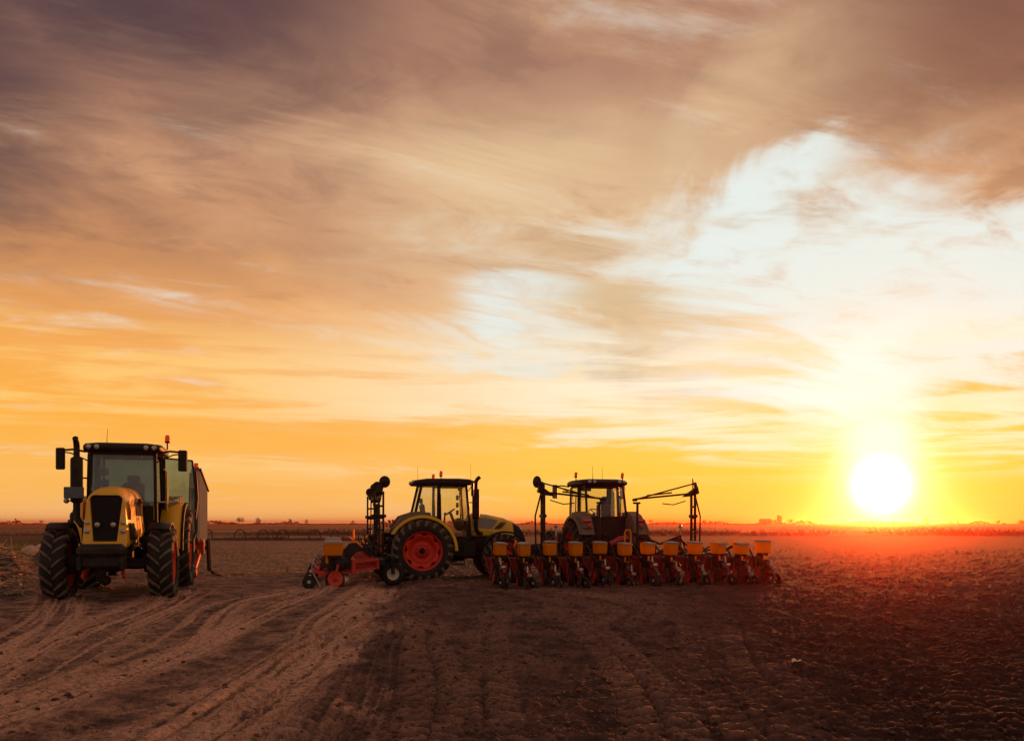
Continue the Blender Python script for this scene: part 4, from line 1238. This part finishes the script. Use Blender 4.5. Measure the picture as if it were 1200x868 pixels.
    for sy in (-1, 1):
        for k in range(3):
            m.tube([(0.0, sy * (2.0 - 0.2 * k), 0.8), (-0.1, sy * 1.6, 1.08 + 0.06 * k), (0.1, sy * 1.1, 0.98), (0.3, sy * 0.5, 1.15 + 0.05 * k), (0.8, sy * 0.2, 1.2)], 0.026, 8)
    m.build('hydraulic_hoses', 'black', T)
    m = MB()
    m.lathe([(0, -0.16), (0.20, -0.14), (0.26, -0.06), (0.26, 0.06), (0.20, 0.14), (0, 0.16)], (0.16, -0.25, 1.0), 'y', 24)
    m.box((0.16, -0.05, 0.84), (0.3, 0.3, 0.26), bev=0.03)
    m.build('fan_housing', 'steel', T)
    m = MB()
    m.tube([(0.0, 0.30, 0.98), (-0.06, 0.05, 1.12), (-0.02, -0.15, 1.14)], 0.075, 10)
    m.build('red_duct', 'red', T)
    m = MB()
    m.tube([(-0.45, -0.08, 1.0), (-0.45, -0.08, 1.30), (-0.45, -0.05, 1.37), (-0.45, 0.05, 1.37), (-0.45, 0.08, 1.30), (-0.45, 0.08, 1.0)], 0.022, 8)
    m.bar((-0.45, -0.08, 1.08), (-0.1, -0.08, 0.9), 0.03, 0.03)
    m.build('yellow_loop', 'hopper', T, (0, 0, -0.02))
    for sy in (-1, 1):
        m = MB(); m.tube([(0.16, sy * 1.70, 0.78), (0.16, sy * 1.70, 1.2)], 0.05, 10); m.build('lift_cylinder', 'red', T)
        m = MB(); m.tube([(0.16, sy * 1.70, 1.15), (0.16, sy * 1.70, 1.42)], 0.025, 8)
        m.lathe([(0, -0.04), (0.045, -0.03), (0.045, 0.03), (0, 0.04)], (0.16, sy * 1.70, 1.44), 'z', 10); m.build('cylinder_rod', 'silver', T)
        m = MB(); m.bar((-0.32, sy * 2.9, 0.94), (-0.50, sy * 2.9, 1.10), 0.05, 0.035, 0.008); m.build('yellow_tag', 'hopper', T)
    return T

pl = make_planter()
tag(pl, 'row planter seen from behind with twelve yellow hoppers and marker arms folded over it', 'planter', 'seed planters')
pl.rotation_euler = (0, 0, R(103.5))
pl.location = (2.80, 21.85, -0.012)
p2 = copy_tree(pl)
tag(p2, 'row planter seen end-on with one yellow hopper and red gauge wheel in front', 'planter', 'seed planters')
p2.location = (-3.9, 23.5, -0.012); p2.rotation_euler = (0, 0, R(12))
for o in p2.children:                                                  # plain red here; the other planter's frames carry shade in their red
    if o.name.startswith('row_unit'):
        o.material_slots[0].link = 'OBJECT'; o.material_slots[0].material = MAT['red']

# ------------------------------------------------------------------ grain drill cart behind the front tractor
def make_drill():
    T = empty('seed_drill')
    m = MB()
    # tank: sloping lid, tapered floor
    secs = []
    for x, zt, zb, k in ((0.0, 3.05, 1.15, 0.04), (0.2, 3.10, 0.98, 0.0), (3.3, 2.66, 0.98, 0.0), (3.6, 2.56, 1.15, 0.04)):
        secs.append([(-x, 1.20 + k, zb + 0.35), (-x, 1.22 + k, zt - 0.08), (-x, 1.26 + k, zt), (-x, 1.41 - k, zt), (-x, 1.45 - k, zt - 0.08), (-x, 1.45 - k, zb + 0.25), (-x, 1.42 - k, zb), (-x, 1.23 + k, zb)])
    m.loft(secs, True, True, False)
    tank = m.build('tank', 'canvas', T)
    for sy in (1,):
        m = MB(); m.bar((-0.1, sy * 1.47, 3.02), (-3.5, sy * 1.47, 2.54), 0.05, 0.06, 0.008)
        m.build('tank_rim', 'steel', tank)
    m = MB()
    for sy in (-1, 1):
        m.bar((0.6, sy * 0.5, 0.72), (-3.6, sy * 0.9, 0.80), 0.12, 0.16, 0.01)
        for x in (-0.4, -1.8, -3.2):
            m.bar((x, sy * 0.9, 0.8), (x, sy * 1.15, 1.1), 0.08, 0.08, 0.01)
    for x in (-0.2, -1.8, -3.5): m.bar((x, -1.4, 0.74), (x, 1.4, 0.74), 0.12, 0.12, 0.01)
    m.bar((0.55, -0.5, 0.72), (2.2, 0, 0.62), 0.10, 0.12, 0.01); m.bar((0.55, 0.5, 0.72), (2.2, 0, 0.62), 0.10, 0.12, 0.01)
    m.build('frame', 'steel', T)
    for sy in (-1, 1):
        m = MB()
        m.box((-0.55, sy * 1.42, 0.86), (0.30, 0.24, 0.42), (0, 0.2, 0), 0.03)
        m.bar((-0.45, sy * 1.42, 0.75), (-0.1, sy * 1.30, 0.25), 0.12, 0.12, 0.02)
        m.box((-0.05, sy * 1.28, 0.16), (0.30, 0.2, 0.22), (0, 0.5, 0), 0.03)
        m.build('side_arm', 'red', T)
        m = MB()
        m.bar((-0.75, sy * 1.62, 1.05), (-0.80, sy * 1.66, 0.16), 0.08, 0.10, 0.01)
        for k in range(5):
            m.tube([(-0.80, sy * 1.66, 0.22), (-0.85 + 0.14 * (k - 2), sy * (1.70 + 0.03 * k), 0.10), (-0.95 + 0.26 * (k - 2), sy * (1.74 + 0.09 * k), 0.0)], 0.014, 5)
        m.build('side_leg', 'steel', T)
        m = MB(); m.lathe([(0.3, -0.15), (0.45, -0.16), (0.52, -0.10), (0.54, 0), (0.52, 0.10), (0.45, 0.16), (0.3, 0.15), (0.3, -0.15)], n=30)
        w = m.build('wheel', 'rubber', T, (-2.0, sy * 1.05, 0.53))
        m = MB(); m.lathe([(0, 0.06), (0.10, 0.06), (0.28, 0.10), (0.32, 0.14), (0.32, -0.14), (0.28, -0.10), (0.10, -0.06), (0, -0.06)], n=24); m.build('wheel_rim', 'redrim', w)
    m = MB(); m.lathe([(0, 0), (0.06, 0), (0.055, 0.14), (0, 0.15)], (-0.06, 1.36, 3.04), 'z', 14); m.build('marker_lamp', 'amber', T)
    m = MB()
    m.tube([(0.1, 1.30, 1.1), (0.05, 1.40, 2.2), (0.08, 1.36, 2.95)], 0.03, 8)
    m.tube([(0.12, 1.18, 1.1), (0.10, 1.22, 2.9)], 0.025, 8)
    m.build('ladder_rail', 'steel', T)
    return T
d = make_drill()
tag(d, 'implement with a tall grey side bin and red arms hitched behind the black-grilled tractor', 'seed drill')
d.location = (-10.02, 23.15, -0.02); d.rotation_euler = (0, 0, R(-74))

# ------------------------------------------------------------------ wheel line in the middle distance
def make_line():
    T = empty('irrigation_line', (-28, 78, 0))
    a, b = Vector((-9.5, 1.5, 0)), Vector((17.5, -2.0, 0))
    m = MB()
    m.tube([tuple(a + Vector((0, 0, 0.62))), tuple(b + Vector((0, 0, 0.62)))], 0.02, 8)
    m.build('pipe', 'rust', T)
    ang = math.atan2(b.y - a.y, b.x - a.x)
    src = None
    for k in (0.02, 0.14, 0.25, 0.36, 0.47, 0.55, 0.62, 0.73, 0.80, 0.90, 0.98):
        p = a.lerp(b, k)
        if src is None:
            m = MB()
            m.lathe([(0.54, -0.07), (0.60, -0.06), (0.62, 0), (0.60, 0.06), (0.54, 0.07), (0.53, 0), (0.54, -0.07)], n=28)
            for j in range(6):
                t = 2 * math.pi * j / 6
                m.tube([(0.05 * math.cos(t), 0, 0.05 * math.sin(t)), (0.52 * math.cos(t), 0, 0.52 * math.sin(t))], 0.012, 5)
            src = m.build('wheel', 'rust', T)
            o = src
        else:
            o = shared('wheel', src, T)
        o.location = (p.x, p.y, 0.36); o.rotation_euler = (0, 0.3 * k * 9, ang + R(60 + 25 * math.sin(k * 40)))
    return T
t = make_line()
tag(t, 'long dark irrigation pipe on a row of hoop wheels across the far field', 'irrigation line')

# ------------------------------------------------------------------ crop residue and grass by the left edge
def residue():
    # the pile lies left of the front tractor, from beside its wheel back to the grass
    n = 3000
    u = rng.random(n)
    y = 17.5 + 19 * u ** 1.3
    edge = -0.562 * y - 0.1 - 0.25 * rng.random(n)
    x = edge - np.abs(rng.normal(0, 1.0, n)) * (0.5 + 0.07 * y)
    pile = lambda x, y, e: 0.85 * np.exp(-((y - 24.0) / 5.0) ** 2) * sst(e - x, -0.15, 0.55)
    h = pile(x, y, edge) * (0.6 + 0.9 * np.clip(fbm(x, y, 3, 7) + 0.4, 0, 1))
    z = ground_height(x, y)[0] + h * (0.3 + 0.75 * rng.random(n) ** 0.6)
    L = 0.15 + 0.55 * rng.random(n)
    a = rng.random(n) * 2 * math.pi; e = rng.normal(0.03, 0.17, n)
    d = np.stack([np.cos(a) * np.cos(e), np.sin(a) * np.cos(e), np.sin(e)], 1) * L[:, None]
    base = np.stack([x, y, z], 1) - d * 0.4
    base[:, 2] = np.maximum(base[:, 2], z * 0.3)
    blades("crop_residue", base, d, 0.008 + 0.030 * rng.random(n) ** 2, 0.05 * rng.normal(0, 1, n), MAT['straw'])
    # mound of earth and chaff beneath the stalks
    gx, gy = np.meshgrid(np.linspace(0, 1, 80), np.linspace(0, 1, 80))
    py = 16.5 + 20 * gy; ex = -0.562 * py - 0.1
    px = ex - gx * 8.0
    f = pile(px, py, ex) * 0.9 * (1 - sst(gx, 0.8, 1.0))
    pz = ground_height(px.ravel(), py.ravel())[0].reshape(px.shape) - 0.06 + f * (0.8 + 0.7 * fbm(px * 1.2, py * 1.2, 4, 12)) + 0.14 * sst(f, 0.0, 0.1) * fbm(px * 4, py * 4, 3, 15)
    v = np.stack([px, py, pz], -1).reshape(-1, 3)
    i = np.arange(79)[:, None] * 80 + np.arange(79)[None, :]
    q = np.stack([i, i + 1, i + 81, i + 80], -1).reshape(-1, 4)
    o = raw_mesh("residue_mound", v, q, MAT['clod'], True)
    # grass strip
    n = 5000
    y = 36 + 18 * rng.random(n)
    x = -0.558 * y - 0.2 - rng.random(n) * 7
    x2 = rng.random(n)
    z = np.zeros(n)
    L = 0.10 + 0.28 * rng.random(n)
    d = np.stack([rng.normal(0, 0.3, n), rng.normal(0, 0.3, n), np.ones(n)], 1) * L[:, None]
    blades("grass", np.stack([x, y, z], 1), d, np.full(n, 0.016), 0.02 * rng.normal(0, 1, n), MAT['grass'])
    # tall dry stalks that stick out
    n = 10
    y = 21 + 12 * rng.random(n); x = -0.57 * y - 0.2 - 2.5 * rng.random(n)
    L = 0.5 + 0.6 * rng.random(n)
    d = np.stack([rng.normal(0.5, 0.5, n), rng.normal(0, 0.4, n), 0.6 * np.ones(n)], 1); d = d / np.linalg.norm(d, axis=1, keepdims=True) * L[:, None]
    blades("standing_stalks", np.stack([x, y, 0.15 + 0 * x], 1), d, 0.010 + 0.012 * rng.random(n), 0.06 * rng.normal(0, 1, n), MAT['straw'])
    # straw flecks over the field
    n = 1500
    y = 5.4 / (1 - rng.random(n) * (1 - 5.4 / 30)); x = (rng.random(n) - 0.5) * 1.32 * y
    z = ground_height(x, y)[0] + 0.006
    a = rng.random(n) * 6.283; L = 0.02 + 0.07 * rng.random(n) ** 2.5
    d = np.stack([np.cos(a), np.sin(a), rng.normal(0.05, 0.12, n)], 1) * L[:, None]
    blades("straw_litter", np.stack([x, y, z], 1), d, 0.0018 + 0.002 * rng.random(n), 0.004 * rng.normal(0, 1, n), MAT['straw'])
    # ragged dry weeds along the hoop line
    n = 3500
    t_ = rng.random(n); x = -42 + 34 * t_; y = 79.5 - 3.2 * t_ + rng.normal(0, 0.5, n) - 0.8
    L = 0.12 + 0.40 * rng.random(n) * np.clip(fbm(x * 0.5, y * 0, 3, 5) + 0.6, 0.1, 1)
    d = np.stack([rng.normal(0, 0.4, n), rng.normal(0, 0.3, n), np.ones(n)], 1) * L[:, None]
    blades("line_weeds", np.stack([x, y, np.zeros(n)], 1), d, np.full(n, 0.02), 0.05 * rng.normal(0, 1, n), MAT['bark'])
    # far weeds and scrub along the field edge
    n = 12000
    y = 104 + 30 * rng.random(n); x = (rng.random(n) - 0.5) * 1.5 * y
    k = fbm(x * 0.05, y * 0.08, 3, 3) > -0.12
    x, y = x[k], y[k]; n = len(x)
    L = (0.2 + 0.75 * rng.random(n) ** 2) * np.clip(0.7 + 1.6 * fbm(x * 0.09, y * 0.05, 4, 8), 0.25, 1.3)
    d = np.stack([rng.normal(0, 0.75, n), rng.normal(0, 0.4, n), np.ones(n)], 1) * L[:, None]
    blades("field_edge_weeds", np.stack([x, y, np.zeros(n)], 1), d, np.full(n, 0.03), 0.05 * rng.normal(0, 1, n), MAT['rust'])
residue()

def make_bag():
    me_v, me_f = [], []
    m = MB()
    n, k = 18, 12
    rings = []
    random.seed(3)
    for i in range(k + 1):
        a = math.pi * i / k
        ring = []
        for j in range(n):
            b = 2 * math.pi * j / n
            r = math.sin(a) * (1 + 0.28 * math.sin(3 * b + 2 * a) + 0.16 * math.sin(7 * b - 3 * a)) + 0.002
            ring.append((0.36 * r * math.cos(b), 0.24 * r * math.sin(b), 0.16 + 0.19 * math.cos(a) * (1 + 0.25 * math.sin(2 * b))))
        rings.append(ring)
    m.loft(rings, False)
    m.tube([(0.2, 0, 0.24), (0.42, 0.03, 0.42), (0.5, 0, 0.52)], [0.10, 0.06, 0.02], 7)
    return m.build('plastic_bag', 'bag')
b = make_bag(); tag(b, 'crumpled white plastic bag lying in the straw beside the front tyre', 'bag')
b.scale = (0.6, 0.5, 0.75); b.location = (-15.75, 27.9, 0.50); b.rotation_euler = (0, 0.1, 0.5)
m = MB()
m.loft([[(-0.075, -0.03, 0.004), (-0.02, -0.045, 0.02), (0.03, -0.03, 0.008), (0.085, -0.04, 0.03)], [(-0.07, 0.03, 0.03), (-0.02, 0.04, 0.045), (0.03, 0.035, 0.012), (0.075, 0.04, 0.028)], [(-0.07, 0.03, 0.033), (-0.02, 0.04, 0.049), (0.03, 0.035, 0.016), (0.075, 0.04, 0.032)], [(-0.075, -0.03, 0.008), (-0.02, -0.045, 0.024), (0.03, -0.03, 0.012), (0.085, -0.04, 0.034)]], False, False, False)
s_ = m.build('paper_scrap', 'scrap'); s_.scale = (0.62, 0.62, 0.8); tag(s_, 'small pale yellow scrap of paper on the dark soil', 'paper scrap')
s_.location = (3.01, 9.04, zg(3.01, 9.04) + 0.01)
def weed(x, y, h, label):
    m = MB(); random.seed(int(x * 10) + 50)
    for i in range(14):
        a = random.uniform(0, 6.28); l = h * random.uniform(0.4, 1)
        m.tube([(0, 0, 0), (0.12 * l * math.cos(a), 0.12 * l * math.sin(a), l * 0.6), (0.4 * l * math.cos(a), 0.4 * l * math.sin(a), l)], [0.008, 0.006, 0.003], 4)
    o = m.build('dry_weed', 'straw'); o.location = (x, y, zg(x, y) - 0.01)
    tag(o, label, 'weed')
weed(-6.75, 25.6, 0.45, 'small tuft of dry stalks on the lane left of the hopper')

# ------------------------------------------------------------------ far trees and farm buildings
def make_tree(x, y, h, w, label, group='trees on the horizon'):
    T = empty('tree', (x, y, 0))
    m = MB()
    lean = random.uniform(-0.04, 0.04) * h
    m.tube([(0, 0, -0.3), (lean * 0.3, 0, h * 0.25), (lean, 0, h * 0.62)], [0.035 * h, 0.025 * h, 0.010 * h], 7)
    for i in range(5):
        a = random.uniform(0, 6.28); z0 = h * random.uniform(0.22, 0.45)
        m.tube([(lean * 0.4, 0, z0), (0.30 * w * math.cos(a), 0.30 * w * math.sin(a), z0 + h * random.uniform(0.15, 0.35))], [0.014 * h, 0.005 * h], 5)
    m.build('trunk', 'bark', T)
    m = MB()
    clumps = []
    for i in range(9):
        a = random.uniform(0, 6.28); r = w * 0.5 * random.uniform(0.1, 0.8)
        clumps.append((lean + r * math.cos(a), r * math.sin(a), h * random.uniform(0.40, 0.9), w * random.uniform(0.14, 0.26)))
    vs, fs = [], []
    for cx, cy, cz, cr in clumps:
        for j in range(42):
            u = Vector((random.gauss(0, 1), random.gauss(0, 1), random.gauss(0, 0.8))).normalized() * cr * random.uniform(0.5, 1.05)
            p = Vector((cx, cy, cz)) + u; q = h * random.uniform(0.02, 0.042)
            A = Vector((random.gauss(0, 1), random.gauss(0, 1), random.gauss(0, 1))).normalized() * q
            B = A.cross(Vector((random.gauss(0, 1), random.gauss(0, 1), random.gauss(0, 1)))).normalized() * q
            o = len(vs); vs += [tuple(p + A), tuple(p + B), tuple(p - A), tuple(p - B)]; fs.append((o, o + 1, o + 2, o + 3))
    m.put(vs, fs)
    m.build('crown', 'leaf', T)
    tag(T, label, 'tree', group)
random.seed(21)
D_ = 820.0
far_trees = [(265, 4.2), (284, 8.8), (297, 7.4), (308, 5.0), (335, 6.4), (365, 5.2), (407, 4.6), (762, 5.0), (828, 6.0), (835, 4.6), (917, 6.8), (922, 5.6), (930, 5.4), (1098, 8.0), (1112, 4.6), (1140, 4.6), (1150, 5.2), (1196, 5.4), (6, 7.0), (30, 4.8)]
names = {265: 'smallest hazy tree just right of the grey side bin', 284: 'largest hazy tree of the three beyond the lane', 297: 'second tallest hazy tree, right beside the largest one',
         308: 'low hazy tree at the right end of the clump beyond the lane', 335: 'lone hazy tree over the middle of the hoop line', 365: 'small hazy tree above the hoops left of the planter hopper',
         407: 'tiny tree on the horizon just left of the planter mast', 762: 'small tree on the horizon beside the rear fender of the far tractor', 828: 'low wide tree on the horizon right of the right-hand planter mast',
         835: 'tiny tree touching the low wide one right of the planter mast', 917: 'rounded tree hiding the foot of the silo', 922: 'middle one of the dark trees at the foot of the silo', 930: 'last dark tree on the right of the silo',
         1098: 'lone taller tree on the horizon right of the sun', 1112: 'tiny tree just right of the lone taller tree', 1140: 'tiny tree midway between the lone taller tree and the right edge', 1150: 'slightly taller neighbour of the tiny midway tree', 1196: 'tree on the horizon at the very right edge',
         6: 'bushy tree on the horizon at the far left edge', 30: 'low tree on the horizon left of the front tractor'}
for px, h in far_trees:
    make_tree((px - 600) / 1000 * D_, D_ + random.uniform(-30, 30), h, h * random.uniform(0.75, 1.25), names[px])

def treeline():
    n = 15000
    y = 900 + 400 * rng.random(n)
    a = (rng.random(n) - 0.5) * 1.9
    x = y * a
    hgt = 3.6 * np.clip(1.5 * fbm(a * 26, a * 0, 6, 13, 0.7) + 0.45, 0.05, 1.4)
    z = hgt * rng.random(n) ** 0.7
    q = 0.5 + 0.7 * rng.random(n)
    c = np.stack([x, y, z], 1)
    A = rng.normal(0, 1, (n, 3)); A /= np.linalg.norm(A, axis=1, keepdims=True)
    B = np.cross(A, rng.normal(0, 1, (n, 3))); B /= np.linalg.norm(B, axis=1, keepdims=True)
    A, B = A * q[:, None], B * q[:, None]
    v = np.stack([c + A, c + B, c - A, c - B], 1).reshape(-1, 3)
    raw_mesh("treeline", v, np.arange(4 * n).reshape(-1, 4), MAT['leaf'])
treeline()

def barn(px, y, w, h, label):
    x = (px - 600) / 1000 * y
    T = empty('farm_building', (x, y, 0), 0.2)
    m = MB(); m.box((0, 0, h * 0.36), (w, w * 0.5, h * 0.72)); wl = m.build('wall', 'concrete', T)
    m = MB(); m.prism([(-w * 0.28, h * 0.722), (w * 0.28, h * 0.722), (0, h)], 'x', -w * 0.53, w * 0.53); m.build('roof', 'lid', T)
    m = MB(); m.box((-w * 0.2, -w * 0.25 - 0.05, h * 0.25), (w * 0.22, 0.1, h * 0.5)); m.build('door', 'steel', T)
    for k in (0.1, 0.3):
        m = MB(); m.box((w * k, -w * 0.25 - 0.05, h * 0.45), (w * 0.1, 0.1, h * 0.2)); m.build('window', 'steel', T)
    tag(T, label, 'barn')
barn(897, 1000, 13, 7.0, 'long low pale farm building on the horizon left of the silo')
def silo(px, y, label):
    T = empty('silo', ((px - 600) / 1000 * y, y, 0))
    m = MB(); m.lathe([(0, 0), (2.2, 0), (2.2, 9.2), (0, 9.2)], n=24); m.v = [(v[0], v[2], v[1]) for v in m.v]; m.build('shell', 'concrete', T)
    m = MB(); m.v = []; m.lathe([(2.35, 9.2), (0.4, 10.6), (0, 10.7)], axis='z', n=24); m.build('roof', 'lid', T)
    m = MB(); m.box((-2.4, -0.5, 5.6), (1.6, 1.8, 11.2)); m.box((-2.4, -0.5, 11.4), (2.0, 2.2, 0.4)); m.build('lift_tower', 'concrete', T)
    tag(T, label, 'silo')
silo(914, 1000, 'tall pale silo with a lift tower on the horizon')

# ------------------------------------------------------------------ dusty evening air
def haze():
    m = MB()
    m.box((0, 0, 5.4), (7000, 7000, 12.8))
    mt = bpy.data.materials.new("dusty_air"); mt.use_nodes = True
    t = mt.node_tree; t.nodes.clear()
    v = t.nodes.new('ShaderNodeVolumePrincipled')
    v.inputs['Color'].default_value = HAZE_COL
    v.inputs['Density'].default_value = HAZE_DENS
    v.inputs['Anisotropy'].default_value = HAZE_ANI
    o = t.nodes.new('ShaderNodeOutputMaterial'); t.links.new(v.outputs[0], o.inputs['Volume'])
    h = m.build("haze", mt)
    tag(h, kind='stuff')
    try: mt.cycles.homogeneous_volume = True
    except Exception: pass
HAZE_COL, HAZE_DENS, HAZE_ANI = (0.98, 0.16, 0.08, 1), 0.00034, 0.955  # red tint also stands in for lens flare below the sun
haze()
